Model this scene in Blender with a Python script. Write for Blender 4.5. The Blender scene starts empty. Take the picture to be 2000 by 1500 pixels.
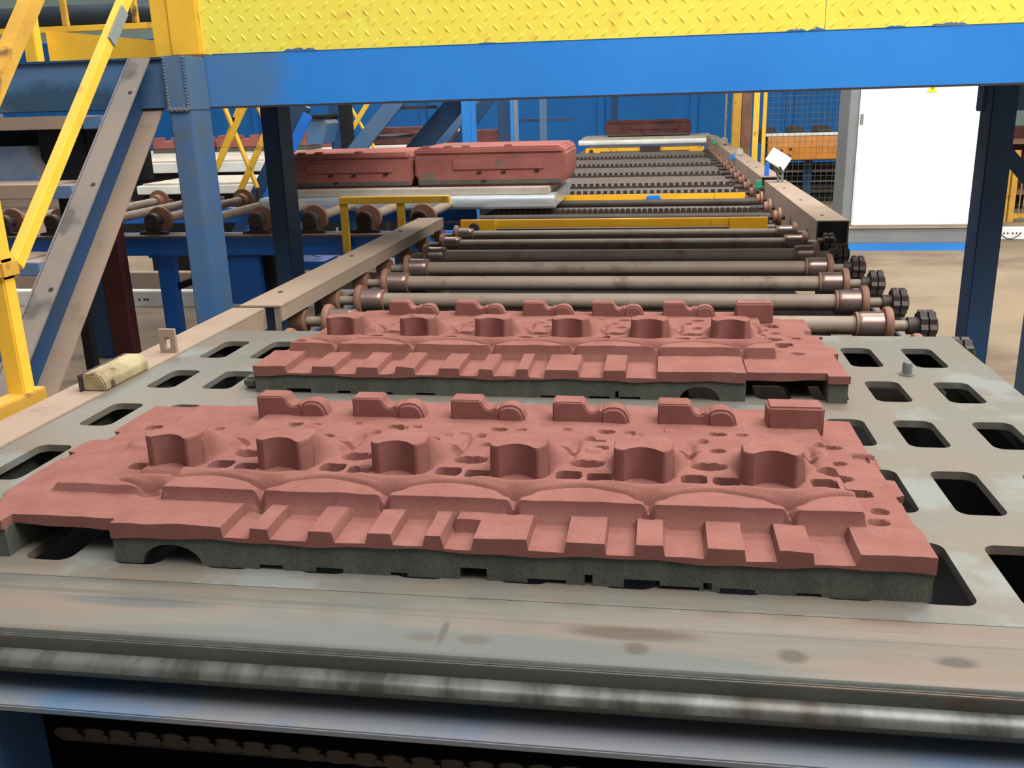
import bpy, bmesh, math, random
import numpy as np
from mathutils import Vector, Matrix

random.seed(7)
C = bpy.context.scene.collection
H = 1.65            # eye height; all heights below are given relative to the eye and lifted by H

# ------------------------------------------------------------------ camera, world, light, exposure
SC = bpy.context.scene
YAW, PITCH, ROLL, FPX = -0.16, -0.293, 0.029, 1810.0
cam_d = bpy.data.cameras.new('camera')
cam = bpy.data.objects.new('camera', cam_d); C.objects.link(cam)
fwd = Vector((math.sin(YAW)*math.cos(PITCH), math.cos(YAW)*math.cos(PITCH), math.sin(PITCH)))
rgt = Vector((math.cos(YAW), -math.sin(YAW), 0)); dwn = fwd.cross(rgt)
r2 = math.cos(ROLL)*rgt + math.sin(ROLL)*dwn
d2 = -math.sin(ROLL)*rgt + math.cos(ROLL)*dwn
Mx = Matrix((r2, -d2, -fwd)).transposed().to_4x4()
Mx.translation = Vector((0, 0, H))
cam.matrix_world = Mx
cam_d.sensor_fit = 'HORIZONTAL'; cam_d.sensor_width = 36.0
cam_d.lens = 36.0*FPX/2000.0
cam_d.clip_start = 0.05; cam_d.clip_end = 200
SC.camera = cam

W = bpy.data.worlds.new('hall_light'); SC.world = W; W.use_nodes = True
bg = W.node_tree.nodes['Background']
bg.inputs['Color'].default_value = (0.95, 0.98, 1.0, 1); bg.inputs['Strength'].default_value = 0.2

def area(name, loc, sx, sy, power, color=(1, 1, 1), rot=(0, 0, 0)):
    d = bpy.data.lights.new(name, 'AREA'); d.shape = 'RECTANGLE'; d.size = sx; d.size_y = sy
    d.energy = power; d.color = color
    o = bpy.data.objects.new(name, d); C.objects.link(o); o.location = loc; o.rotation_euler = rot
    return o
area('skylight', (1, 9, 9.0), 26, 30, 800, (1.0, 0.985, 0.96))
area('hall_lamp', (3.2, 1.8, 7.6), 7, 4, 640, (1.0, 0.98, 0.94))
area('hall_lamp', (2.8, 7.2, 8.0), 8, 2.0, 760, (1.0, 0.98, 0.94))
area('hall_lamp', (-6.5, 12.5, 8.0), 7, 7, 950, (1.0, 0.98, 0.94))
area('front_fill', (3.6, -0.8, 8.4), 12, 3, 720, (1.0, 0.985, 0.96), (math.radians(36), 0, math.radians(14)))  # fill light added high at the near end to brighten front faces
vs = SC.view_settings
vs.view_transform = 'Standard'; vs.look = 'None'; vs.exposure = 0.0; vs.gamma = 1.0
try: vs.use_curve_mapping = False
except Exception: pass

# ------------------------------------------------------------------ materials
def lin(c, k=1.0):
    out = []
    for v in c:
        v = v/255.0
        v = v/12.92 if v <= 0.04045 else ((v+0.055)/1.055)**2.4
        out.append(min(0.95, v*k))
    return (*out, 1.0)

def mat(name, c1, c2=None, k=0.6, scale=4.0, rough=0.6, metal=0.0, bump=0.0, bscale=60.0, dust=None, spots=None,
        stretch=(1, 1, 1), detail=6.0, contrast=(0.35, 0.65), grain=0.0, stains=(), spec=0.4):
    m = bpy.data.materials.new(name); m.use_nodes = True
    nt = m.node_tree; N = nt.nodes; L = nt.links
    b = N['Principled BSDF']
    b.inputs['Roughness'].default_value = rough; b.inputs['Metallic'].default_value = metal
    b.inputs['Specular IOR Level'].default_value = spec
    geo = N.new('ShaderNodeNewGeometry')
    mp = N.new('ShaderNodeMapping'); mp.inputs['Scale'].default_value = stretch
    L.new(geo.outputs['Position'], mp.inputs['Vector'])
    def noise(s, d=detail, vec=None):
        n = N.new('ShaderNodeTexNoise'); n.inputs['Scale'].default_value = s; n.inputs['Detail'].default_value = d
        n.inputs['Roughness'].default_value = 0.6
        L.new(vec or mp.outputs['Vector'], n.inputs['Vector']); return n
    def ramp(src, lo, hi):
        r = N.new('ShaderNodeMapRange'); r.inputs['From Min'].default_value = lo; r.inputs['From Max'].default_value = hi
        L.new(src, r.inputs['Value']); return r.outputs['Result']
    def mix(fac, a, bb):
        x = N.new('ShaderNodeMix'); x.data_type = 'RGBA'
        if hasattr(fac, 'is_linked') or not isinstance(fac, float): L.new(fac, x.inputs['Factor'])
        else: x.inputs['Factor'].default_value = fac
        for s, v in ((6, a), (7, bb)):
            if isinstance(v, tuple): x.inputs[s].default_value = v
            else: L.new(v, x.inputs[s])
        return x.outputs[2]
    col = lin(c1, k)
    if c2 is not None:
        col = mix(ramp(noise(scale).outputs['Fac'], *contrast), col, lin(c2, k))
    if spots:      # (rgb, scale, lo, hi)
        col = mix(ramp(noise(spots[1], 4.0).outputs['Fac'], spots[2], spots[3]), col, lin(spots[0], k))
    for (ctr, rad, rgb, amt) in stains:      # grime or bare primer at a given place: (centre, radius, rgb, amount)
        vs_ = N.new('ShaderNodeVectorMath'); vs_.operation = 'SUBTRACT'; L.new(geo.outputs['Position'], vs_.inputs[0]); vs_.inputs[1].default_value = (ctr[0], ctr[1], ctr[2]+H)
        vd = N.new('ShaderNodeVectorMath'); vd.operation = 'DIVIDE'; L.new(vs_.outputs[0], vd.inputs[0]); vd.inputs[1].default_value = rad
        vl = N.new('ShaderNodeVectorMath'); vl.operation = 'LENGTH'; L.new(vd.outputs[0], vl.inputs[0])
        ma = N.new('ShaderNodeMath'); ma.operation = 'ADD'; L.new(vl.outputs['Value'], ma.inputs[0]); L.new(noise(9.0, 4.0).outputs['Fac'], ma.inputs[1])
        f_ = N.new('ShaderNodeMapRange'); f_.inputs['From Min'].default_value = 1.05; f_.inputs['From Max'].default_value = 1.6
        f_.inputs['To Min'].default_value = amt; f_.inputs['To Max'].default_value = 0.0; L.new(ma.outputs[0], f_.inputs['Value'])
        col = mix(f_.outputs['Result'], col, lin(rgb, k))
    if dust:       # (rgb, amount): settles on faces that look up
        sep = N.new('ShaderNodeSeparateXYZ'); L.new(geo.outputs['Normal'], sep.inputs[0])
        up = ramp(sep.outputs['Z'], 0.2, 0.8)
        mu = N.new('ShaderNodeMath'); mu.operation = 'MULTIPLY'; L.new(up, mu.inputs[0])
        L.new(ramp(noise(3.0).outputs['Fac'], 0.25, 0.45), mu.inputs[1])
        mu2 = N.new('ShaderNodeMath'); mu2.operation = 'MULTIPLY'; L.new(mu.outputs[0], mu2.inputs[0]); mu2.inputs[1].default_value = dust[1]
        col = mix(mu2.outputs[0], col, lin(dust[0], k))
    if grain:
        g = noise(420.0, 2.0, geo.outputs['Position'])
        mm = N.new('ShaderNodeMapRange'); mm.inputs['From Min'].default_value = 0.3; mm.inputs['From Max'].default_value = 0.7
        mm.inputs['To Min'].default_value = 1-grain; mm.inputs['To Max'].default_value = 1+grain
        L.new(g.outputs['Fac'], mm.inputs['Value'])
        vm = N.new('ShaderNodeVectorMath'); vm.operation = 'SCALE'
        if isinstance(col, tuple): vm.inputs[0].default_value = col[:3]
        else: L.new(col, vm.inputs[0])
        L.new(mm.outputs['Result'], vm.inputs['Scale']); col = vm.outputs[0]
    if isinstance(col, tuple): b.inputs['Base Color'].default_value = col
    else: L.new(col, b.inputs['Base Color'])
    if bump:
        bn = N.new('ShaderNodeBump'); bn.inputs['Strength'].default_value = bump; bn.inputs['Distance'].default_value = 0.004
        L.new(noise(bscale, 4.0).outputs['Fac'], bn.inputs['Height']); L.new(bn.outputs['Normal'], b.inputs['Normal'])
    return m

KT, KV = 0.60, 1.0
DUST = (176, 152, 132)
M = {}
M['red_sand'] = mat('red_sand', (184, 126, 116), (172, 114, 104), 0.5, 14, 0.95, bump=0.25, bscale=500, grain=0.12, spec=0.1)
M['red_sand_far'] = mat('red_sand_far', (178, 112, 104), (156, 96, 90), 0.8, 3, 0.95, bump=0.4, bscale=60, spots=((120, 112, 102), 2.2, 0.62, 0.66), spec=0.1)
M['dark_red_sand'] = mat('dark_red_sand', (120, 78, 74), (92, 62, 60), 0.8, 3, 0.95, bump=0.4, bscale=60, spec=0.1)
M['grey_sand'] = mat('grey_sand', (106, 107, 98), (90, 92, 85), 0.8, 20, 0.95, bump=0.5, bscale=260, grain=0.22, stretch=(1, 1, 0.35), spec=0.1)
M['pallet_steel'] = mat('pallet_steel', (152, 150, 140), (162, 148, 132), 0.43, 3.2, 0.5, bump=0.12, bscale=25, spots=((172, 174, 168), 4.5, 0.56, 0.66), grain=0.05, contrast=(0.4, 0.6))
M['pallet_edge'] = mat('pallet_edge', (78, 84, 76), (94, 96, 90), 0.6, 9, 0.5, metal=0.1, bump=0.15, bscale=30, spots=((88, 66, 54), 5, 0.62, 0.7), stretch=(1, 1, 1))  # darker steel; shade of the front and underside is in the colour
M['pin_steel'] = mat('pin_steel', (170, 172, 172), None, KT, rough=0.35, metal=0.6)
BLUE = (42, 116, 196)
M['blue_beam'] = mat('blue_beam', (52, 140, 224), (46, 128, 214), 1.05, 1.2, 0.45, bump=0.05, bscale=80, dust=(DUST, 0.8), stains=(((-1.98, 4.3, 0.14), (0.30, 1, 0.5), (78, 122, 170), 0.9),))
M['blue_worn'] = mat('blue_worn', (66, 112, 164), (94, 116, 142), 1.0, 2.2, 0.55, bump=0.06, bscale=60, dust=(DUST, 0.75), stains=(((-2.75, 4.12, 0.07), (0.42, 1, 0.09), (40, 70, 88), 0.8),), spots=((96, 106, 112), 2.8, 0.58, 0.72))
M['blue_dark'] = mat('blue_dark', (30, 72, 120), (46, 70, 98), 0.95, 2.5, 0.55, dust=(DUST, 0.6))
M['blue_frame'] = mat('blue_frame', (30, 108, 204), (32, 98, 188), 1.25, 3, 0.45, dust=((120, 108, 98), 0.6))
M['blue_dusty'] = mat('blue_dusty', (118, 126, 138), (134, 130, 130), 0.78, 2.5, 0.75, spots=((84, 122, 162), 2.6, 0.5, 0.66), bump=0.05)
M['wall_blue'] = mat('wall_blue', (24, 110, 182), (26, 102, 172), 1.2, 1.5, 0.7)
M['yellow_paint'] = mat('yellow_paint', (252, 204, 66), (240, 186, 58), 0.95, 5, 0.5, bump=0.06, bscale=60, spots=((170, 124, 60), 7, 0.63, 0.72), dust=((214, 176, 110), 0.4))
M['yellow_plate'] = mat('yellow_plate', (255, 226, 92), (252, 216, 80), 1.12, 4, 0.45, spots=((226, 186, 76), 9, 0.64, 0.76))
M['yellow_dirty'] = mat('yellow_dirty', (224, 176, 66), (200, 150, 62), 0.9, 6, 0.6, spots=((120, 84, 50), 8, 0.6, 0.7), bump=0.08)
M['orange_paint'] = mat('orange_paint', (252, 178, 36), (242, 164, 30), 1.2, 5, 0.5, spots=((136, 80, 36), 6, 0.62, 0.7), dust=((120, 90, 72), 0.7))
M['dust_steel'] = mat('dust_steel', (178, 154, 134), (168, 146, 128), 0.74, 3, 0.8, bump=0.08, bscale=80, spots=((150, 130, 112), 6, 0.6, 0.7))
M['cream_edge'] = mat('cream_edge', (196, 180, 140), (150, 128, 96), 0.75, 14, 0.6, bump=0.1, spots=((92, 72, 50), 14, 0.6, 0.66))
M['tube'] = mat('tube', (154, 138, 122), (142, 124, 108), 0.84, 6, 0.6, bump=0.06, spots=((124, 102, 88), 9, 0.58, 0.7), stretch=(1, 1, 1))
M['rust'] = mat('rust', (162, 116, 92), (138, 98, 78), 0.75, 9, 0.6, bump=0.1)
M['wheel'] = mat('wheel', (158, 136, 128), (140, 118, 110), 0.8, 12, 0.3, metal=0.6)
M['dark_iron'] = mat('dark_iron', (74, 62, 58), (58, 48, 46), 0.8, 10, 0.6)
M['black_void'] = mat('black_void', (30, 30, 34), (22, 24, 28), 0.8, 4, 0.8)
M['apron_steel'] = mat('apron_steel', (146, 142, 130), (160, 140, 122), 0.42, 2.6, 0.5, bump=0.12, bscale=25, spots=((126, 130, 124), 2.2, 0.48, 0.58), stretch=(0.35, 3.2, 1), grain=0.05, contrast=(0.42, 0.58),
    stains=[((x, y, -0.7), (rx, ry, 0.2), c, 0.8) for x, y, rx, ry, c in ((-0.019, 1.092, .018, .016, (96, 82, 70)), (0.184, 1.096, .022, .018, (92, 80, 68)), (0.388, 1.104, .03, .016, (84, 74, 64)), (-0.31, 1.088, .03, .014, (112, 104, 94)), (-0.24, 1.089, .026, .014, (108, 100, 92)), (-0.03, 1.128, .10, .018, (104, 80, 62)), (-0.285, 1.10, .006, .04, (96, 92, 86)), (-0.78, 1.14, .12, .02, (112, 118, 116)))])
M['worn_lit_lip'] = mat('worn_lit_lip', (140, 143, 140), (84, 86, 82), 0.5, 16, 0.35, metal=0.3, stretch=(1, 0.3, 0.3), contrast=(0.42, 0.62), spots=((96, 76, 62), 2.0, 0.6, 0.68))  # the lip's highlight is put into this paler tone, over worn streaks
M['rail_end'] = mat('rail_end', (26, 32, 42), None, 0.8, rough=0.6)
M['deck_dust'] = mat('deck_dust', (128, 114, 104), (112, 100, 92), 0.7, 5, 0.85, bump=0.1)
M['shaded_chain'] = mat('shaded_chain', (50, 42, 40), (38, 32, 30), 0.6, 30, 0.5)  # darker copy of chain, with the shade under the front beam in its colour
M['chain'] = mat('chain', (88, 74, 66), (70, 58, 52), 0.7, 30, 0.5, metal=0.3)
M['silver'] = mat('silver', (214, 220, 224), (170, 178, 184), 1.0, 6, 0.3, metal=0.45, stretch=(0.4, 1, 6))
M['cream_slab'] = mat('cream_slab', (206, 196, 180), (186, 172, 156), KT+0.2, 4, 0.6)
M['white_edge'] = mat('white_edge', (236, 238, 232), (214, 212, 204), 1.1, 3, 0.45)
M['white_cab'] = mat('white_cab', (250, 250, 248), None, 1.0, rough=0.4)
M['grey_paint'] = mat('grey_paint', (136, 142, 144), (128, 134, 138), 0.95, 3, 0.5)
M['floor_mat'] = mat('floor_mat', (186, 164, 134), (168, 146, 120), KT, 0.9, 0.75, bump=0.05, spots=((136, 112, 96), 0.55, 0.5, 0.66), stretch=(1, 1.6, 1))
M['dark_pipe'] = mat('dark_pipe', (66, 76, 82), (50, 58, 64), 0.9, 2, 0.32, metal=0.4)
M['wall_pale'] = mat('wall_pale', (206, 226, 212), (190, 214, 204), 1.1, 0.8, 0.8)
M['sign_yellow'] = mat('sign_yellow', (250, 226, 50), None, 1.0, rough=0.5)
M['green_lens'] = mat('green_lens', (30, 196, 140), None, 1.0, rough=0.3)
M['blue_lens'] = mat('blue_lens', (40, 130, 215), None, 1.0, rough=0.4)
M['dark_red'] = mat('dark_red', (92, 40, 36), (70, 32, 32), 0.9, 5, 0.6)
M['wire'] = mat('wire', (116, 114, 96), None, 0.7, rough=0.5)
M['plank_orange'] = mat('plank_orange', (226, 146, 50), (206, 128, 44), 0.95, 6, 0.55, dust=((166, 112, 66), 0.95))

# ------------------------------------------------------------------ mesh helpers
class MB:
    def __init__(s): s.v = []; s.f = []
    def add(s, v, f):
        o = len(s.v); s.v += [tuple(p) for p in v]; s.f += [tuple(i+o for i in q) for q in f]; return s
    def box(s, x0, x1, y0, y1, z0, z1):
        x0, x1 = sorted((x0, x1)); y0, y1 = sorted((y0, y1)); z0, z1 = sorted((z0, z1))
        return s.add([(x0,y0,z0),(x1,y0,z0),(x1,y1,z0),(x0,y1,z0),(x0,y0,z1),(x1,y0,z1),(x1,y1,z1),(x0,y1,z1)],
              [(0,3,2,1),(4,5,6,7),(0,1,5,4),(1,2,6,5),(2,3,7,6),(3,0,4,7)])
    def bar(s, p0, p1, w, h, side=None):      # rectangular bar between two points; w along 'side', h across
        p0 = Vector(p0); p1 = Vector(p1); d = (p1-p0).normalized()
        a = Vector(side) if side else (Vector((0,0,1)).cross(d) if abs(d.z) < 0.99 else Vector((1,0,0)))
        a = (a - d*a.dot(d)).normalized(); b = d.cross(a).normalized()
        q = []
        for p in (p0, p1):
            for sa, sb in ((-1,-1),(1,-1),(1,1),(-1,1)): q.append(p + a*sa*w/2 + b*sb*h/2)
        return s.add(q, [(0,3,2,1),(4,5,6,7),(0,1,5,4),(1,2,6,5),(2,3,7,6),(3,0,4,7)])
    def lathe(s, p0, axis, prof, n=24):       # prof: (t along axis, radius)
        p0 = Vector(p0); ax = Vector(axis).normalized()
        u = ax.cross(Vector((0,0,1)) if abs(ax.z) < 0.9 else Vector((1,0,0))).normalized(); w = ax.cross(u)
        v = []; f = []
        for (t, r) in prof:
            for i in range(n):
                a = 2*math.pi*i/n; v.append(p0 + ax*t + u*math.cos(a)*r + w*math.sin(a)*r)
        for k in range(len(prof)-1):
            for i in range(n):
                j = (i+1) % n; f.append((k*n+i, k*n+j, (k+1)*n+j, (k+1)*n+i))
        f.append(tuple(range(n-1, -1, -1))); m = (len(prof)-1)*n; f.append(tuple(m+i for i in range(n)))
        return s.add(v, f)
    def tube(s, p0, p1, r, n=16):
        p0 = Vector(p0); p1 = Vector(p1); return s.lathe(p0, p1-p0, [(0, r), ((p1-p0).length, r)], n)
    def prism(s, poly, fn, a, b):             # poly of 2-D points; fn(u, v, w) -> 3-D; extruded from w=a to w=b
        n = len(poly); v = [fn(p[0], p[1], a) for p in poly] + [fn(p[0], p[1], b) for p in poly]
        f = [tuple(range(n-1, -1, -1)), tuple(range(n, 2*n))]
        for i in range(n):
            j = (i+1) % n; f.append((i, j, n+j, n+i))
        return s.add(v, f)
    def sweep(s, pts, r, n=8):
        pts = [Vector(p) for p in pts]
        for a, b in zip(pts, pts[1:]): s.tube(a, b, r, n)
        return s
    def mesh(s, name, origin, m, bevel=0.0, seg=2, smooth=True):
        o = Vector(origin)
        me = bpy.data.meshes.new(name); me.from_pydata([tuple(Vector(p)-o) for p in s.v], [], s.f)
        bm = bmesh.new(); bm.from_mesh(me)
        bmesh.ops.recalc_face_normals(bm, faces=bm.faces)
        if bevel:
            es = [e for e in bm.edges if len(e.link_faces) == 2 and e.calc_face_angle(0) > 0.6]
            bmesh.ops.bevel(bm, geom=es, offset=bevel, segments=seg, affect='EDGES', clamp_overlap=True)
        bm.to_mesh(me); bm.free()
        if smooth:
            for p in me.polygons: p.use_smooth = True
            try: me.set_sharp_from_angle(angle=math.radians(38))
            except Exception: pass
        me.materials.append(m)
        return me
    def part(s, name, m, parent, bevel=0.0, **kw):        # child of a thing (or of one of its parts)
        base = parent.get('_o', (0, 0, 0))
        ob = bpy.data.objects.new(name, s.mesh(name, base, m, bevel, **kw)); C.objects.link(ob); ob.parent = parent
        ob['_o'] = list(base)
        if bevel: ob.modifiers.new('weighted_normals', 'WEIGHTED_NORMAL').keep_sharp = True
        return ob
    def solo(s, name, m, label, cat, origin, group=None, bevel=0.0, **kw):
        ob = bpy.data.objects.new(name, s.mesh(name, origin, m, bevel, **kw)); C.objects.link(ob)
        ob.location = (origin[0], origin[1], origin[2]+H); ob['label'] = label; ob['category'] = cat
        ob['_o'] = list(origin)
        if group: ob['group'] = group
        if bevel: ob.modifiers.new('weighted_normals', 'WEIGHTED_NORMAL').keep_sharp = True
        return ob
    def struct(s, name, m, bevel=0.0, parent=None, **kw):
        if parent: return s.part(name, m, parent, bevel, **kw)
        ob = bpy.data.objects.new(name, s.mesh(name, (0, 0, 0), m, bevel, **kw)); C.objects.link(ob)
        ob.location = (0, 0, H); ob['kind'] = 'structure'; ob['_o'] = [0, 0, 0]
        return ob

def thing(name, label, cat, loc, group=None):
    o = bpy.data.objects.new(name, None); C.objects.link(o); o.empty_display_size = 0.1
    o.location = (loc[0], loc[1], loc[2]+H); o['label'] = label; o['category'] = cat; o['_o'] = list(loc)
    if group: o['group'] = group
    return o

def dup(root, loc, label=None, group=None):
    def cp(o, parent):
        c = o.copy(); C.objects.link(c)
        if parent: c.parent = parent
        for ch in list(o.children): cp(ch, c)
        return c
    r = cp(root, None); r.location = (loc[0], loc[1], loc[2]+H)
    if label: r['label'] = label
    if group: r['group'] = group
    return r

def copy_part(src, parent, delta):
    c = src.copy(); C.objects.link(c); c.parent = parent; c.location = src.location + Vector(delta); return c

YZ = lambda u, v, w: (w, u, v)     # profile in Y-Z, extruded along X
XZ = lambda u, v, w: (u, w, v)     # profile in X-Z, extruded along Y
XY = lambda u, v, w: (u, v, w)

# ------------------------------------------------------------------ the setting
fl = MB().box(-16, 14, -3, 33, -1.75, -1.65).struct('floor', M['floor_mat'])
wb = MB().box(-18.5, 6.5, 25, 25.3, -1.65, 1.97).struct('wall_back', M['wall_blue'])
for i in range(9):
    x = -15.6 + i*2.35
    MB().box(x-0.09, x+0.09, 24.9, 25.02, -1.65, 1.97).part('wall_rib', M['wall_blue'], wb, 0.01)
MB().box(-24, 16, 32.6, 33, -1.65, 8).struct('wall_far', M['wall_pale'])
MB().box(13.6, 14, -3, 33, -1.65, 6).struct('wall_right', M['wall_pale'])

# ------------------------------------------------------------------ the near pallet
PX0, PX1, PY0, PY1, PZ = -1.43, 0.87, 1.045, 2.85, -0.70
def rounded(cx, cy, hx, hy, r, n=5):
    out = []
    for sx, sy, a0 in ((1, 1, 0), (-1, 1, 90), (-1, -1, 180), (1, -1, 270)):
        for k in range(n+1):
            a = math.radians(a0 + 90*k/n); out.append((cx+sx*(hx-r)+r*math.cos(a), cy+sy*(hy-r)+r*math.sin(a)))
    return out
pallet = thing('grid_pallet', 'large slotted steel pallet plate in the foreground carrying the two red sand cores', 'pallet', (-0.28, 1.95, -0.785))
cols = [-1.315+0.16*i for i in range(11)] + [0.42, 0.565, 0.73]
rows = [(1.35, 0.10), (1.665, 0.10), (1.98, 0.085), (2.285, 0.085), (2.605, 0.10)]
xs = [PX0] + [(a+b)/2 for a, b in zip(cols, cols[1:])] + [PX1]
ys = [1.20] + [(rows[i][0]+rows[i][1]+rows[i+1][0]-rows[i+1][1])/2 for i in range(4)] + [PY1]
pl = MB()
TH = 0.016
for i, cx in enumerate(cols):
    for j, (cy, hy) in enumerate(rows):
        h = rounded(cx, cy, 0.042, hy, 0.022); n = len(h)
        x0, x1, y0, y1 = xs[i], xs[i+1], ys[j], ys[j+1]
        c4 = [(x1, y1), (x0, y1), (x0, y0), (x1, y0)]
        for z, flip in ((PZ, False), (PZ-TH, True)):
            v = [(p[0], p[1], z) for p in h] + [(p[0], p[1], z) for p in c4]
            f = []; q = n//4
            for s_ in range(4):
                for k in range(q-1): f.append((s_*q+k, n+s_, s_*q+k+1))
                a = s_*q+q-1; b_ = ((s_+1)*q) % n
                f.append((a, n+s_, n+(s_+1) % 4, b_))
            pl.add(v, [tuple(reversed(t)) for t in f] if not flip else f)
        v = [(p[0], p[1], PZ) for p in h] + [(p[0], p[1], PZ-TH) for p in h]
        pl.add(v, [(k, (k+1) % n, n+(k+1) % n, n+k) for k in range(n)])
# rim walls and the solid front strip
for (a, b) in (((PX0, 1.20), (PX0, PY1)), ((PX0, PY1), (PX1, PY1)), ((PX1, PY1), (PX1, 1.20)), ((PX1, 1.20), (PX0, 1.20))):
    pl.add([(a[0], a[1], PZ), (b[0], b[1], PZ), (b[0], b[1], PZ-TH), (a[0], a[1], PZ-TH)], [(0, 1, 2, 3)])
bmv = pl
def merge_mesh(me):
    bm = bmesh.new(); bm.from_mesh(me); bmesh.ops.remove_doubles(bm, verts=bm.verts, dist=0.0004)
    bmesh.ops.recalc_face_normals(bm, faces=bm.faces); bm.to_mesh(me); bm.free()
plate = bmv.part('plate', M['pallet_steel'], pallet, 0.0, smooth=False); merge_mesh(plate.data)
# front apron: a machined strip with two faint grooves
prof = [(1.20, PZ), (1.165, PZ), (1.160, PZ-0.0035), (1.148, PZ-0.0035), (1.143, PZ), (1.062, PZ), (1.052, PZ-0.002), (1.2-0.155, PZ-0.008),
        (1.2-0.155, PZ-0.05), (1.2, PZ-0.05)]
MB().prism(prof, YZ, PX0, PX1).part('front_apron', M['apron_steel'], pallet, 0.0015)
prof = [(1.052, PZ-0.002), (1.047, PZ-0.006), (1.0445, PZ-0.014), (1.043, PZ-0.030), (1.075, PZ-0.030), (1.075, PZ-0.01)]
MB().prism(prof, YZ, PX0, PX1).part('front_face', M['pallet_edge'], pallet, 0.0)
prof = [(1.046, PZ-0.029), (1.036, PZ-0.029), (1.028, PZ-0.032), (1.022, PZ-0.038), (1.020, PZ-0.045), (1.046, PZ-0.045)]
MB().prism(prof, YZ, PX0, PX1).part('worn_lit_lip', M['worn_lit_lip'], pallet, 0.0)
prof = [(1.020, PZ-0.045), (1.022, PZ-0.052), (1.030, PZ-0.060), (1.075, PZ-0.068), (1.075, PZ-0.045)]
MB().prism(prof, YZ, PX0, PX1).part('underside_edge', M['pallet_edge'], pallet, 0.0)
MB().box(PX0, PX0+0.05, 1.2, PY1, PZ-0.085, PZ-TH).part('runner', M['pallet_edge'], pallet)
MB().box(PX0+0.05, PX1-0.05, PY1-0.05, PY1, PZ-0.085, PZ-TH).part('runner', M['pallet_edge'], pallet)
MB().box(PX1-0.05, PX1, 1.2, PY1, PZ-0.085, PZ-TH).part('runner', M['pallet_edge'], pallet)
for (x, y) in ((0.645, 2.435), (0.645, 1.52)):
    MB().lathe((x, y, PZ), (0, 0, 1), [(-0.001, 0.019), (0.003, 0.019), (0.0035, 0.0125), (0.030, 0.0125), (0.034, 0.010)], 16).part('locating_pin', M['pin_steel'], pallet)

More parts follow.
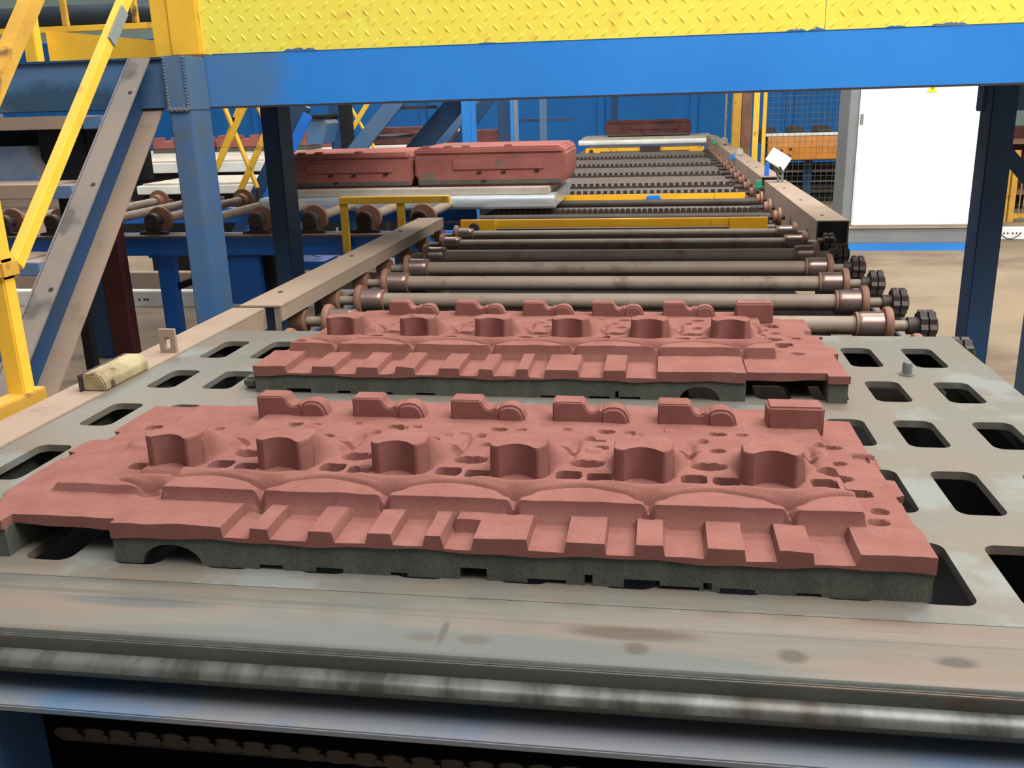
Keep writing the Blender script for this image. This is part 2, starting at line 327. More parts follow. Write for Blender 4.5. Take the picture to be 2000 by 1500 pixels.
# ------------------------------------------------------------------ the red sand cores
def build_core(mirror, Y0, label):
    """Sand core: Y0 is its front edge. Heights are above the pallet top."""
    cx = -0.375 if not mirror else -0.29
    T = thing('sand_core', label, 'sand core', (cx, Y0+0.3, PZ))
    if not mirror:
        XL, XR = -1.145, 0.398
        outline = [(-1.105, 0), (0.398, 0), (0.395, 0.235), (0.412, 0.245), (0.412, 0.31), (0.398, 0.315), (0.398, 0.40), (0.41, 0.41),
                   (0.41, 0.45), (0.398, 0.46), (0.398, 0.645), (-1.145, 0.645), (-1.145, 0.47), (-1.125, 0.465), (-1.125, 0.415),
                   (-1.16, 0.405), (-1.16, 0.335), (-1.14, 0.325), (-1.14, 0.12), (-1.105, 0.05)]
        slot = (-1.06, -0.868); leg = (-1.105, -1.06); tun = (-0.768, 0.052)
        bottoms = [(-0.62, -0.58, .008), (-0.525, -0.48, .008), (-0.403, -0.376, .006), (-0.292, -0.25, .02), (-0.187, -0.128, .007),
                   (-0.10, -0.088, .018), (-0.041, 0.012, .014), (0.012, 0.07, .006), (0.076, 0.088, .014), (0.10, 0.151, .007), (0.21, 0.245, .005)]
        pads = [(-0.868, -0.675, .074), (-0.628, -0.598, .074), (-0.532, -0.492, .074), (-0.436, -0.398, .074), (-0.345, -0.318, .074), (-0.309, -0.268, .074),
                (-0.268, -0.186, .074), (-0.128, -0.070, .074), (-0.024, 0.017, .074), (0.079, 0.133, .074), (0.181, 0.229, .074), (0.292, 0.40, .074)]
        notchpad = (-0.318, -0.268)
        step = (-0.83, 0.32)
    else:
        XL, XR = -1.035, 0.452
        outline = [(-1.03, 0), (0.452, 0), (0.448, 0.2), (0.46, 0.21), (0.46, 0.29), (0.445, 0.3), (0.445, 0.42), (0.458, 0.43), (0.458, 0.47),
                   (0.44, 0.48), (0.44, 0.66), (-0.98, 0.66), (-0.98, 0.44), (-1.0, 0.43), (-1.0, 0.36), (-0.985, 0.35), (-0.985, 0.2), (-1.03, 0.16)]
        slot = (0.215, 0.405); leg = (0.405, 0.452); tun = (0.107, 0.048)
        bottoms = [(-0.943, -0.878, .012), (-0.807, -0.771, .008), (-0.70, -0.66, .006), (-0.60, -0.55, .006), (-0.281, -0.22, .006), (-0.16, -0.11, .006),
                   (-0.096, -0.088, .02), (-0.085, -0.035, .006)]
        pads = [(-1.04, -0.94, .074), (-0.868, -0.81, .074), (-0.75, -0.695, .074), (-0.648, -0.60, .074), (-0.535, -0.485, .074), (-0.434, -0.40, .074),
                (-0.34, -0.31, .074), (-0.268, -0.187, .074), (-0.125, -0.072, .074), (0.006, 0.215, .074)]
        notchpad = (-0.31, -0.268)
        step = (-0.99, 0.30)
    slots_dy = 0.027
    off = 0.055 if mirror else 0.0
    # grey sand body: front elevation with its openings, then the mass behind
    zb = 0.047
    xf0, xf1 = outline[0][0], outline[1][0]
    cuts = [(a, b, 'r', h) for a, b, h in bottoms] + [(tun[0]-tun[1], tun[0]+tun[1], 't', 0.036)]
    cuts.sort()
    def elevation(xa, xb):
        pr = [(xa, 0)]
        for a, b, kind, h in cuts:
            if a < xa or b > xb: continue
            if kind == 'r': pr += [(a, 0), (a, h), (b, h), (b, 0)]
            else: pr += [((a+b)/2 - (b-a)/2*math.cos(math.pi*t/10), h*math.sin(math.pi*t/10)) for t in range(11)]
        return [(u, v+PZ) for u, v in pr + [(xb, 0), (xb, zb+0.004), (xa, zb+0.004)]]
    spans = ((xf0+0.002, slot[0]), (slot[1], xf1-0.002))
    # triangulate the front profile robustly with bmesh
    def prism_mesh(poly, y0, y1):
        mb = MB(); n = len(poly)
        bm = bmesh.new(); vs_ = [bm.verts.new((p[0], y0, p[1])) for p in poly]; es = [bm.edges.new((vs_[i], vs_[(i+1) % n])) for i in range(n)]
        g = bmesh.ops.triangle_fill(bm, edges=es, use_beauty=True)
        idx = {v: i for i, v in enumerate(vs_)}; tri = [tuple(idx[v] for v in f.verts) for f in bm.faces]; bm.free()
        v = [(p[0], y0, p[1]) for p in poly] + [(p[0], y1, p[1]) for p in poly]
        f = tri + [tuple(i+n for i in reversed(t)) for t in tri] + [(i, (i+1) % n, n+(i+1) % n, n+i) for i in range(n)]
        return mb.add(v, f)
    fb = prism_mesh(elevation(*spans[0]), Y0+0.004, Y0+0.19); f2 = prism_mesh(elevation(*spans[1]), Y0+0.004, Y0+0.19); fb.add(f2.v, f2.f)
    body_out = [(min(max(x, XL+0.004), XR-0.004), y) for x, y in outline if y > 0.19]
    body_out = [(outline[0][0]+0.004, 0.19), (outline[1][0]-0.004, 0.19)] + body_out
    body_out = [(x, y+Y0) for x, y in body_out]
    fb.prism(body_out, XY, PZ, PZ+0.016)
    nb_o = len(body_out)
    fb.add([(x, y, PZ) for x, y in body_out] + [(x, y, PZ+zb+0.003) for x, y in body_out], [(q, (q+1) % nb_o, nb_o+(q+1) % nb_o, nb_o+q) for q in range(1, nb_o)])
    fb.part('sand_base', M['grey_sand'], T, 0.0, smooth=False)
    # red top as a height field
    dx, dy = 0.0026, 0.0028
    gx = np.arange(XL-0.025, XR+0.03, dx); gy = np.arange(0.0, 0.67, dy)
    X, Yr = np.meshgrid(gx, gy)
    Yv = Yr-off
    sm = lambda t, a, b: np.clip((t-a)/(b-a), 0, 1)**2*(3-2*np.clip((t-a)/(b-a), 0, 1))
    rng = np.random.default_rng(3)
    Z = np.full_like(X, 0.067) - 0.010*sm(Yv, 0.2, 0.5)
    # front recesses between the pads
    fr = 1-sm(Yv, 0.094, 0.098)
    inner = sm(X, pads[0][0]-.004, pads[0][0])*(1-sm(X, pads[-1][1], pads[-1][1]+.004))
    P = np.zeros_like(X)
    for a, b, h in pads: P = np.maximum(P, sm(X, a-0.0016, a)*(1-sm(X, b, b+0.0016)))
    Z = Z*(1-fr*inner) + fr*inner*(0.055 + 0.0180*P)
    nb = sm(X, notchpad[0], notchpad[0]+.004)*(1-sm(X, notchpad[1]-.004, notchpad[1]))*(1-sm(Yv, 0.06, 0.064))
    Z = Z*(1-nb) + 0.052*nb
    # step wall and wavy ridges along the boss row
    x0, pitch, bw = -0.930, 0.2155, 0.105
    ph = 2*math.pi*(X-(x0+0.055))/pitch
    yw = 0.100 + 0.0*X
    s0, s1 = step
    lat = sm(X, s0-0.004, s0+0.004)*(1-sm(X, s1-0.004, s1+0.004))
    low = sm(X, s0-0.25, s0-0.22)*(1-sm(X, s0-0.01, s0))
    wall = sm(Yv, yw, yw+0.004)*lat
    top1 = 0.0935 - 0.019*sm(Yv, 0.176, 0.204)
    Z = np.where(Yv > 0.098, Z*(1-wall) + wall*np.maximum(top1, 0.0), Z)
    # small vertical notches in the wall face
    for i in range(7):
        xn = x0 + 0.062 + i*pitch + (0.0 if not mirror else 0.01)
        q = np.exp(-((X-xn)/0.006)**2)*sm(Yv, 0.09, 0.098)*(1-sm(Yv, 0.118, 0.128))*lat
        Z -= 0.020*q
    # trough and ridge
    yt = 0.154 - 0.013*np.cos(ph); inn = sm(X, x0-0.03, x0)*(1-sm(X, x0+5*pitch+0.15, x0+5*pitch+0.18))
    Z -= 0.013*np.exp(-((Yv-yt)/0.0045)**2)*inn
    Z -= 0.026*np.exp(-((Yv-yt+0.004)/0.013)**2)*np.exp(-((((X-x0-0.062+pitch/2) % pitch)-pitch/2)/0.022)**2)*inn
    yr = 0.178 - 0.012*np.cos(ph)
    Z += 0.006*np.exp(-((Yv-yr)/0.010)**2)*inn
    # raised table behind the ridges, lower towards the back
    tab = sm(Yv, 0.19, 0.215)*inn
    tz = 0.0765 - 0.021*sm(Yv, 0.25, 0.50)
    Z = np.where((Yv > 0.2) & (tab > 0.5), np.maximum(Z, tz*tab), Z)
    by = 0.230; py = 0.540
    n_b = 6
    for i in range(n_b):
        xb = x0 + i*pitch
        u = X-xb
        fl_ = sm(Yv, by+0.03, by+0.12)
        side = sm(u, -0.003-0.030*fl_, 0.004+0.035*fl_)*(1-sm(u, bw-0.006-0.03*fl_, bw+0.004+0.040*fl_))
        lon = sm(Yv, by+0.022, by+0.030)
        hh = 0.1335 - 0.073*sm(Yv, by+0.055, by+0.215)
        Z = np.where(lon*side > 0, np.maximum(Z, Z*(1-lon*side)+hh*lon*side), Z)
        # link web to the prong, a stepped groove at its right edge
        Z -= 0.012*np.exp(-((u-bw-0.02-0.06*(Yv-by))/0.009)**2)*sm(Yv, by+0.09, by+0.11)*(1-sm(Yv, by+0.19, by+0.22))
        def pit(px_, py_, rx, ry, d, pw=2):
            global_q = np.abs((X-px_)/rx)**pw + np.abs((Yv-py_)/ry)**pw
            return d*(1-sm(global_q, 0.6, 1.25))
        e = xb+bw
        Z -= pit(e+0.032, by+0.022, 0.021, 0.018, 0.060, 4)
        Z -= pit(e+0.086, by+0.016, 0.021, 0.016, 0.060, 4)
        Z -= pit(e+0.060, by+0.085, 0.029, 0.017, 0.034)
        Z -= pit(xb+0.055, by+0.190, 0.026, 0.011, 0.014)
        Z -= pit(e+0.018, by+0.150, 0.022, 0.010, 0.012)
        Z -= pit(e+0.080, by+0.165, 0.014, 0.010, 0.014)
        Z -= pit(e+0.085, by+0.255, 0.016, 0.010, 0.018)
        Z -= pit(e+0.055, by+0.215, 0.010, 0.012, 0.010)
        Z -= pit(xb+0.02, by+0.255, 0.010, 0.008, 0.010)
    if not mirror:
        Z -= pit(-0.955, by+0.022, 0.020, 0.015, 0.036, 4)
        for hx, hy, r in ((0.345, 0.125, .012), (-1.07, 0.50, .014), (0.31, 0.30, .012), (0.345, 0.25, 0.012), (0.355, 0.165, .010), (0.30, 0.215, .010)):
            Z -= pit(hx, hy, r*1.3, r, 0.0150 if hy < 0.2 else 0.03)
        # ring boss at the left back
        rr = np.sqrt(((X+1.0)/0.05)**2 + ((Yv-0.40)/0.05)**2)
        Z += 0.008*np.exp(-((rr-1)/0.25)**2)
        # lower step strip running out to the left
        Z += 0.016*sm(X, -1.06, -1.04)*(1-sm(X, -0.85, -0.84))*sm(Yv, 0.122, 0.130)*(1-sm(Yv, 0.16, 0.20))
    else:
        for hx, hy, r in ((0.36, 0.15, .014), (-0.97, 0.13, .012), (0.38, 0.35, .012), (0.33, 0.5, .014), (-0.95, 0.33, .012), (0.33, 0.22, .010), (0.31, 0.30, .012)):
            Z -= pit(hx, hy, r*1.3, r, 0.0150 if hy < 0.2 else 0.03)
    # stepped flat on the right and left shoulders
    Z -= 0.004*sm(X, XR-0.085, XR-0.08)*sm(Yv, 0.20, 0.205)
    Z -= 0.010*sm(X, XR-0.035, XR-0.03)*sm(Yv, 0.40, 0.405)*(1-sm(Yv, 0.45, 0.455))
    Z -= 0.004*(1-sm(X, XL+0.10, XL+0.11))*sm(Yv, 0.28, 0.285)
    # soft hand-made unevenness
    def sm_noise(step_, amp):
        a = rng.standard_normal((int(X.shape[0]/step_)+3, int(X.shape[1]/step_)+3))
        iy = np.arange(X.shape[0])/step_; ix = np.arange(X.shape[1])/step_
        y0_ = iy.astype(int); x0_ = ix.astype(int); fy = (iy-y0_)[:, None]; fx = (ix-x0_)[None, :]
        fy = fy*fy*(3-2*fy); fx = fx*fx*(3-2*fx)
        A = a[y0_][:, x0_]; B = a[y0_][:, x0_+1]; D = a[y0_+1][:, x0_]; E = a[y0_+1][:, x0_+1]
        return amp*((A*(1-fx)+B*fx)*(1-fy) + (D*(1-fx)+E*fx)*fy)
    Z += sm_noise(18, 0.0007) + sm_noise(7, 0.0003)
    for _ in range(46):
        a, b_ = rng.uniform(-0.95, 0.30), rng.uniform(0.25, 0.50)
        w, l, h = rng.uniform(.006, .016), rng.uniform(.005, .012), rng.uniform(-.008, .006)
        Z += h*(1-sm(np.maximum(np.abs((X-a)/w), np.abs((Yv-b_)/l)), 0.7, 1.2))
    Z = np.maximum(Z, 0.020)
    # mask from the outline; the slot's lintel is set back
    ox = np.array([p[0] for p in outline]); oy = np.array([p[1] for p in outline])
    cxm = (X[:-1, :-1]+X[1:, 1:])/2; cym = (Yr[:-1, :-1]+Yr[1:, 1:])/2
    ins = np.zeros_like(cxm, bool)
    k = len(outline); j = k-1
    for i in range(k):
        xi, yi, xj, yj = ox[i], oy[i], ox[j], oy[j]
        if yi != yj:
            cond = ((yi > cym) != (yj > cym)) & (cxm < (xj-xi)*(cym-yi)/(yj-yi)+xi); ins ^= cond
        j = i
    lintel = (cxm > slot[0]-0.0) & (cxm < slot[1]) & (cym < slots_dy)
    ins &= ~lintel
    ny, nx = X.shape
    vid = -np.ones((ny, nx), int)
    used = np.zeros((ny, nx), bool)
    used[:-1, :-1] |= ins; used[1:, :-1] |= ins; used[:-1, 1:] |= ins; used[1:, 1:] |= ins
    vid[used] = np.arange(used.sum())
    top = np.stack([X[used], Yr[used]+Y0, Z[used]+PZ], 1)
    a = vid[:-1, :-1][ins]; b_ = vid[:-1, 1:][ins]; c_ = vid[1:, 1:][ins]; d_ = vid[1:, :-1][ins]
    faces = np.stack([a, b_, c_, d_], 1).tolist()
    # skirts
    skirt_v = {}
    verts = top.tolist()
    pad = np.pad(ins, 1)
    wob = lambda x, y: 0.0475 + 0.0022*math.sin(x*19+y*17) + 0.0012*math.sin(x*53+1)
    def sv(vi):
        if vi not in skirt_v:
            x, y, z = verts[vi]; skirt_v[vi] = len(verts); verts.append([x, y, PZ + wob(x, y)])
        return skirt_v[vi]
    for (dyi, dxi, e0, e1) in ((-1, 0, (0, 0), (0, 1)), (1, 0, (1, 1), (1, 0)), (0, -1, (1, 0), (0, 0)), (0, 1, (0, 1), (1, 1))):
        nb_ = pad[1+dyi:1+dyi+ins.shape[0], 1+dxi:1+dxi+ins.shape[1]]
        for (iy, ix) in np.argwhere(ins & ~nb_):
            p = int(vid[iy+e0[0], ix+e0[1]]); q = int(vid[iy+e1[0], ix+e1[1]])
            faces.append([q, p, sv(p), sv(q)])
    me = bpy.data.meshes.new('red_top')
    base = Vector(T['_o'])
    arr = np.array(verts) - np.array(T['_o'])[None, :]
    me.from_pydata(arr.tolist(), [], faces)
    me.polygons.foreach_set('use_smooth', [True]*len(me.polygons))
    try: me.set_sharp_from_angle(angle=math.radians(40))
    except Exception: pass
    me.materials.append(M['red_sand'])
    ob = bpy.data.objects.new('red_top', me); C.objects.link(ob); ob.parent = T
    # lintel ceiling over the slot so it reads as a solid bridge
    MB().box(slot[0], slot[1], Y0+slots_dy+0.004, Y0+0.19, PZ+0.0475, PZ+0.056).part('lintel', M['grey_sand'], T)
    # saddle bosses with a hollow front face
    first = None
    for i in range(n_b):
        if first is None:
            xb, yb = x0, Y0+by+off
            plan = [(0.0, 0.045), (0.0, 0.014), (0.002, 0.007), (0.007, 0.002), (0.014, 0.0)]
            for t in range(11):
                s_ = t/10; plan.append((0.018+0.062*s_, 0.017*math.sin(math.pi*s_)**0.8 - 0.002*s_))
            plan += [(0.084, -0.004), (0.088, -0.003), (0.100, 0.016), (0.101, 0.040)]
            plan = [(xb+u, yb+v) for u, v in plan]
            mb = MB(); n = len(plan)
            bm = bmesh.new(); vv = [bm.verts.new((p[0], p[1], 0)) for p in plan]; es = [bm.edges.new((vv[q], vv[(q+1) % n])) for q in range(n)]
            bmesh.ops.triangle_fill(bm, edges=es, use_beauty=True); ix_ = {v: q for q, v in enumerate(vv)}
            tri = [tuple(ix_[v] for v in f.verts) for f in bm.faces]; bm.free()
            cxp = sum(p[0] for p in plan)/n; cyp = sum(p[1] for p in plan)/n
            rings = [(0.055, 1.03), (0.078, 1.012), (0.130, 1.0), (0.133, 0.99), (0.1345, 0.965)]
            v = []; f = []
            for z, s_ in rings: v += [(cxp+(p[0]-cxp)*s_, cyp+(p[1]-cyp)*s_, PZ+z) for p in plan]
            for r_ in range(len(rings)-1):
                f += [(r_*n+q, r_*n+(q+1) % n, (r_+1)*n+(q+1) % n, (r_+1)*n+q) for q in range(n)]
            f += [tuple(q+(len(rings)-1)*n for q in t) for t in tri]
            first = mb.add(v, f).part('saddle_boss', M['red_sand'], T)
        else:
            copy_part(first, T, (i*pitch, 0, 0))
    # forked prongs along the back; the last one is a plain block
    prof = [(0, 0), (0, 60), (63, 60), (66, 53), (71, 45), (78, 41), (88, 41), (93, 46), (99, 47), (103, 40), (108, 0)]
    lob = [(97, 0), (97, 40), (104, 47), (114, 51), (126, 52), (138, 50), (147, 44), (153, 34), (157, 20), (158, 0)]
    fp = None
    xp = -0.846 if not mirror else -0.833
    ppitch = 0.2132; py = py+off
    for i in range(n_b-1):
        if fp is None:
            mb = MB()
            mb.prism([(xp+u/1000, PZ+0.050+v*1.10/1000) for u, v in prof], XZ, Y0+py, Y0+py+0.048)
            fp = mb.part('forked_prong', M['red_sand'], T, 0.004, seg=3)
            MB().prism([(xp+u/1000, PZ+0.050+v*1.10/1000) for u, v in lob], XZ, Y0+py-0.004, Y0+py+0.040).part('lobe', M['red_sand'], fp, 0.006, seg=3)
        else:
            c = copy_part(fp, T, (i*ppitch, 0, 0))
            for ch in fp.children:
                d = ch.copy(); C.objects.link(d); d.parent = c
    xe = xp+5*ppitch
    MB().box(xe, xe+0.108, Y0+py-0.01, Y0+py+0.048, PZ+0.055, PZ+0.118).part('end_block', M['red_sand'], T, 0.005, seg=3)
    if mirror:
        MB().box(-1.075, -1.035, Y0+0.03, Y0+0.10, PZ, PZ+0.03).part('side_lug', M['grey_sand'], T, 0.008, seg=3)
    return T
build_core(False, 1.25, 'red coated sand core nearest the camera with its open slot at the left front corner')
build_core(True, 2.175, 'red coated sand core at the pallet back edge, its open slot at the right front')

# ------------------------------------------------------------------ front machine frame under the pallet
T = thing('front_frame', 'dusty blue steel cross beam of the machine frame along the bottom of the picture', 'machine frame', (-0.28, 1.05, -1.65))
MB().prism([(0.995, -0.79), (1.30, -0.79), (1.30, -0.80), (1.012, -0.80), (1.008, -0.801), (0.995, -0.801)], YZ, -1.9, 1.5).part('beam', M['blue_dusty'], T, 0.002)
MB().box(-1.10, -0.945, 1.02, 1.12, -1.65, -0.80).part('leg', M['blue_dark'], T, 0.003)
MB().box(1.2, 1.33, 1.02, 1.12, -1.65, -0.80).part('leg', M['blue_dark'], T, 0.003)
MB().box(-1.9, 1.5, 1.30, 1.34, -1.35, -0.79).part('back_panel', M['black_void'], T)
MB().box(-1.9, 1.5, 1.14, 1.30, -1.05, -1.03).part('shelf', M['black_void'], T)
T = thing('drive_chain', 'dark roller chain running under the blue front beam', 'chain', (-0.28, 1.12, -0.93))
lk = None
for i in range(48):
    x = -0.88+i*0.043
    if lk is None:
        mb = MB(); mb.prism([(x+a*0.024*math.cos(t)+(0.012 if a*math.cos(t) > 0 else -0.012)*0+0.0, -0.905+0.012*math.sin(t)) for a, t in [(1, k*math.pi/6) for k in range(12)]], XZ, 1.085, 1.091)
        mb.tube((x+0.021, 1.08, -0.905), (x+0.021, 1.12, -0.905), 0.006, 8)
        lk = mb.part('link', M['shaded_chain'], T)
    else: copy_part(lk, T, (i*0.043, 0, 0.003*math.sin(i*0.4)))
MB().box(-0.90, 1.17, 1.094, 1.118, -0.925, -0.914).part('guide_strip', M['black_void'], T)
MB().box(-0.84, -0.74, 1.08, 1.12, -1.03, -0.985).solo('orange_block', M['orange_paint'], 'orange painted block in the shadow under the front beam', 'block', (-0.78, 1.09, -1.03), bevel=0.01)

# ------------------------------------------------------------------ side rails
def rail(name, label, x0, x1, y0, y1, z, deep, cap=None, mtl='dust_steel'):
    T = thing(name, label, 'rail', ((x0+x1)/2, y0, z-deep))
    MB().box(x0, x1, y0, y1, z-0.008, z).part('cover_plate', M[mtl], T, 0.002)
    MB().box(x0, x0+0.008, y0, y1, z-deep, z-0.008).part('flange', M[mtl], T)
    MB().box(x1-0.008, x1, y0, y1, z-deep, z-0.008).part('flange', M[mtl], T)
    if cap: MB().box(x0+0.008, x1-0.008, y0+0.01, y0+0.02, z-deep, z-0.008).part('end_plate', M[cap], T)
    for y in np.arange(y0+0.25, y1-0.1, 0.9):
        MB().lathe(((x0*0.62+x1*0.38), float(y), z), (0, 0, 1), [(0, 0.010), (0.004, 0.009)], 10).part('screw', M['dark_iron'], T)
    return T
rail('side_rail', 'long dusty tan rail cover left of the rollers, running back from the pallet', -1.54, -1.375, 3.20, 5.92, -0.69, 0.06)
rail('side_rail', 'short dusty rail cover beside the left edge of the near pallet', -1.565, -1.437, 1.3, 3.20, -0.698, 0.08)
rail('side_rail', 'dusty rail cover right of the rollers with an open dark end, nearer section', 0.905, 1.085, 5.58, 8.44, -0.69, 0.24, 'rail_end')
rail('side_rail', 'dusty rail cover on the right of the far chain conveyor behind the white control box', 0.88, 1.06, 8.48, 18.5, -0.665, 0.265, 'rail_end')
# stops beside the pallet
T = thing('guide_block', 'worn cream guide block at the left edge of the near pallet', 'block', (-1.47, 2.30, -0.70))
MB().prism([(-1.500, -0.698), (-1.435, -0.698), (-1.435, -0.672), (-1.450, -0.652), (-1.500, -0.652)], XZ, 2.15, 2.37).part('body', M['cream_edge'], T, 0.004)
MB().box(-1.506, -1.500, 2.142, 2.37, -0.698, -0.652).part('side_plate', M['dark_iron'], T)
mb = MB(); ring = rounded(0, -0.006, 0.009, 0.019, 0.0085, 4)
outer = [(0.026, 0.036), (-0.026, 0.036), (-0.026, -0.038), (0.026, -0.038)]
n = len(ring); q = n//4; v = []; f = []
for yy in (2.545, 2.557):
    v += [(-1.47+p[0], yy, -0.660+p[1]) for p in ring] + [(-1.47+p[0], yy, -0.660+p[1]) for p in outer]
for k_, off in ((0, 0), (1, n+4)):
    for s_ in range(4):
        for t in range(q-1): f.append((off+s_*q+t, off+n+s_, off+s_*q+t+1))
        f.append((off+s_*q+q-1, off+n+s_, off+n+(s_+1) % 4, off+((s_+1)*q) % n))
for t in range(n): f.append((t, (t+1) % n, n+4+(t+1) % n, n+4+t))
for s_ in range(4): f.append((n+s_, n+(s_+1) % 4, 2*n+4+(s_+1) % 4, 2*n+4+s_))
mb.add(v, f).solo('slotted_bracket', M['dust_steel'], 'small upright steel bracket with an oval slot on the rail by the pallet', 'bracket', (-1.47, 2.55, -0.698))

# ------------------------------------------------------------------ main roller conveyor
ZR = -0.81
def make_roller(y, label, group):
    T = thing('conveyor_roller', label, 'roller', (-0.25, y, ZR), group)
    MB().lathe((-1.19, y, ZR), (1, 0, 0), [(0, 0.034), (1.92, 0.034)], 28).part('tube', M['tube'], T)
    for sx in (-1, 1):
        c = -0.23+sx*0.95
        wp = [(-0.002, 0.03), (0, 0.046), (0.006, 0.050), (0.02, 0.052), (0.075, 0.052), (0.088, 0.053), (0.092, 0.066), (0.100, 0.070), (0.112, 0.070), (0.118, 0.066), (0.119, 0.02)]
        w = MB().lathe((-0.23+sx*0.955, y, ZR), (sx, 0, 0), [(t, r) for t, r in wp[:6]]+[(0.089, 0.03)], 28).part('wheel', M['wheel'], T)
        MB().lathe((-0.23+sx*0.955, y, ZR), (sx, 0, 0), wp[5:], 28).part('flange', M['rust'], w)
        MB().lathe((-0.23+sx*0.948, y, ZR), (sx, 0, 0), [(0, 0.036), (0, 0.050), (0.008, 0.050), (0.008, 0.036)], 28).part('collar', M['rust'], w)
        MB().tube((-0.23+sx*1.06, y, ZR), (-0.23+sx*1.23, y, ZR), 0.020, 14).part('shaft', M['tube'], T)
    # bearing ring on the left
    MB().lathe((-1.43, y, ZR), (1, 0, 0), [(0, 0.03), (0, 0.050), (0.045, 0.050), (0.05, 0.044), (0.05, 0.024)], 20).part('bearing', M['rust'], T)
    # double drive sprocket on the right
    sp = MB()
    for o in (0.948, 0.978):
        pr = []
        for k in range(20):
            a = 2*math.pi*k/20; r = 0.060 if k % 2 == 0 else 0.050
            pr.append((y+r*math.cos(a), ZR+r*math.sin(a)))
        sp.prism(pr, YZ, o-0.012, o+0.012)
    sp.lathe((0.90, y, ZR), (1, 0, 0), [(0, 0.032), (0.10, 0.032)], 16)
    sp.part('sprocket', M['dark_iron'], T)
    return T
roll_y = [3.05+0.41*i for i in range(8)]
words = ['half hidden right behind the near pallet', 'the first one fully clear of the near pallet', 'second one clear of the near pallet, brightly lit',
         'third one clear of the near pallet, last before the platform shadow', 'in shadow, fourth one clear of the near pallet',
         'in shadow, fifth one clear of the near pallet', 'in shadow, second in front of the orange cross bar', 'dark one just in front of the orange cross bar']
R0 = make_roller(roll_y[0], 'brown steel conveyor roller '+words[0], 'rollers of the main conveyor')
for y, w in zip(roll_y[1:], words[1:]):
    dup(R0, (-0.25, y, ZR), 'brown steel conveyor roller '+w, 'rollers of the main conveyor')
T = thing('support_stand', 'dark blue steel frame that carries the main conveyor rollers', 'machine frame', (-0.25, 4.6, -1.65))
for x0, x1 in ((-1.50, -1.40), (1.00, 1.10)):
    MB().box(x0+(0 if x0 < 0 else -0.09), x1+(0 if x0 < 0 else -0.09), 2.9, 5.55, -0.99, -0.875).part('side_beam', M['blue_dark'], T, 0.004)
for y in (3.25, 4.5, 5.7):
    MB().box(-1.40, 0.91, y-0.04, y+0.04, -1.05, -0.97).part('cross_member', M['dark_iron'], T, 0.003)
for y in (3.3, 5.5):
    for x in (-1.45, 0.96):
        MB().box(x-0.045, x+0.045, y-0.05, y+0.05, -1.65, -0.99).part('leg', M['rail_end'], T, 0.004)
MB().box(-1.40, 0.9, 1.34, 6.25, -1.25, -1.23).part('shade_tray', M['black_void'], T)  # black tray added to darken the space under pallet and rollers
for x in (-1.395, 0.895): MB().box(x-0.006, x+0.006, 1.34, 2.9, -1.23, -0.80).box(x-0.006, x+0.006, 2.9, 4.2, -1.23, -0.90).part('side_sheet', M['black_void'], T)  # black sheets added to keep side light out from under the pallet

# ------------------------------------------------------------------ raised walkway across the conveyor
BY = 4.30; PYF = 4.10
T = thing('walkway_platform', 'blue and yellow steel walkway bridging the conveyor on blue posts', 'walkway', (-0.25, 4.7, -1.65))
mb = MB(); mb.prism([(BY, 0.026), (BY+0.10, 0.026), (BY+0.10, 0.034), (BY+0.008, 0.034), (BY+0.008, 0.250), (BY+0.10, 0.250), (BY+0.10, 0.259), (BY, 0.259)], YZ, -2.10, 2.7)
mb.part('front_beam', M['blue_beam'], T, 0.002)
mb = MB(); mb.prism([(PYF+0.02, 0.025), (PYF+0.10, 0.025), (PYF+0.10, 0.238), (PYF+0.02, 0.238)], YZ, -4.6, -2.2)
mb.part('side_beam', M['blue_worn'], T, 0.004)
MB().box(-4.6, -2.2, PYF+0.005, PYF+0.11, 0.237, 0.247).part('top_flange', M['blue_dark'], T)
MB().box(-2.1, 2.7, BY-0.004, BY+0.0, 0.019, 0.027).part('bottom_lip', M['dark_iron'], T)
MB().box(-2.2, 2.7, BY+0.008, 5.62, 0.190, 0.235).part('deck_plate', M['blue_dark'], T)
MB().box(-2.25, 2.2, 5.55, 5.62, 0.06, 0.19).part('rear_beam', M['blue_dark'], T, 0.004)
for x in (-2.15, 1.72):
    MB().box(x-0.05, x+0.05, 4.40, 5.55, 0.03, 0.19).part('side_joist', M['blue_dark'], T, 0.004)
MB().box(-4.6, -2.2, 4.61, 5.6, 0.195, 0.235).part('landing_or_shade_plate', M['blue_dark'], T)
MB().box(-3.3, -1.95, 6.14, 7.6, 0.195, 0.235).part('landing_or_shade_plate', M['blue_dark'], T)  # unseen plate added above the left mould to shade it
MB().box(-2.15, -2.05, 5.62, 7.5, 0.10, 0.195).part('side_joist', M['blue_dark'], T, 0.004)  # joist added to carry the shading plate
MB().box(1.6, 2.6, 5.16, 5.26, -0.10, 0.03).part('bracket_beam', M['blue_worn'], T, 0.004)
MB().bar((1.74, 5.24, -0.28), (2.35, 5.24, -0.95), 0.012, 0.07, side=(0, 1, 0)).part('brace', M['blue_dark'], T)
MB().box(-2.20, -2.10, PYF, PYF+0.205, -1.65, 0.028).part('post', M['blue_worn'], T, 0.006)
MB().box(-2.20, -2.10, 5.1, 5.3, -1.65, 0.03).part('post', M['blue_dark'], T, 0.006)  # rear post, with the platform's shade put into a darker blue
MB().box(1.61, 1.73, 5.05, 5.22, -1.65, 0.03).part('post', M['blue_dark'], T, 0.006)  # darker blue here too, for the shade under the deck
MB().box(1.60, 1.72, PYF+0.02, PYF+0.195, -1.65, 0.03).part('post', M['blue_worn'], T, 0.006)
MB().box(-2.206, -2.096, PYF-0.006, PYF+0.20, 0.012, 0.25).part('corner_joint', M['blue_worn'], T, 0.006)
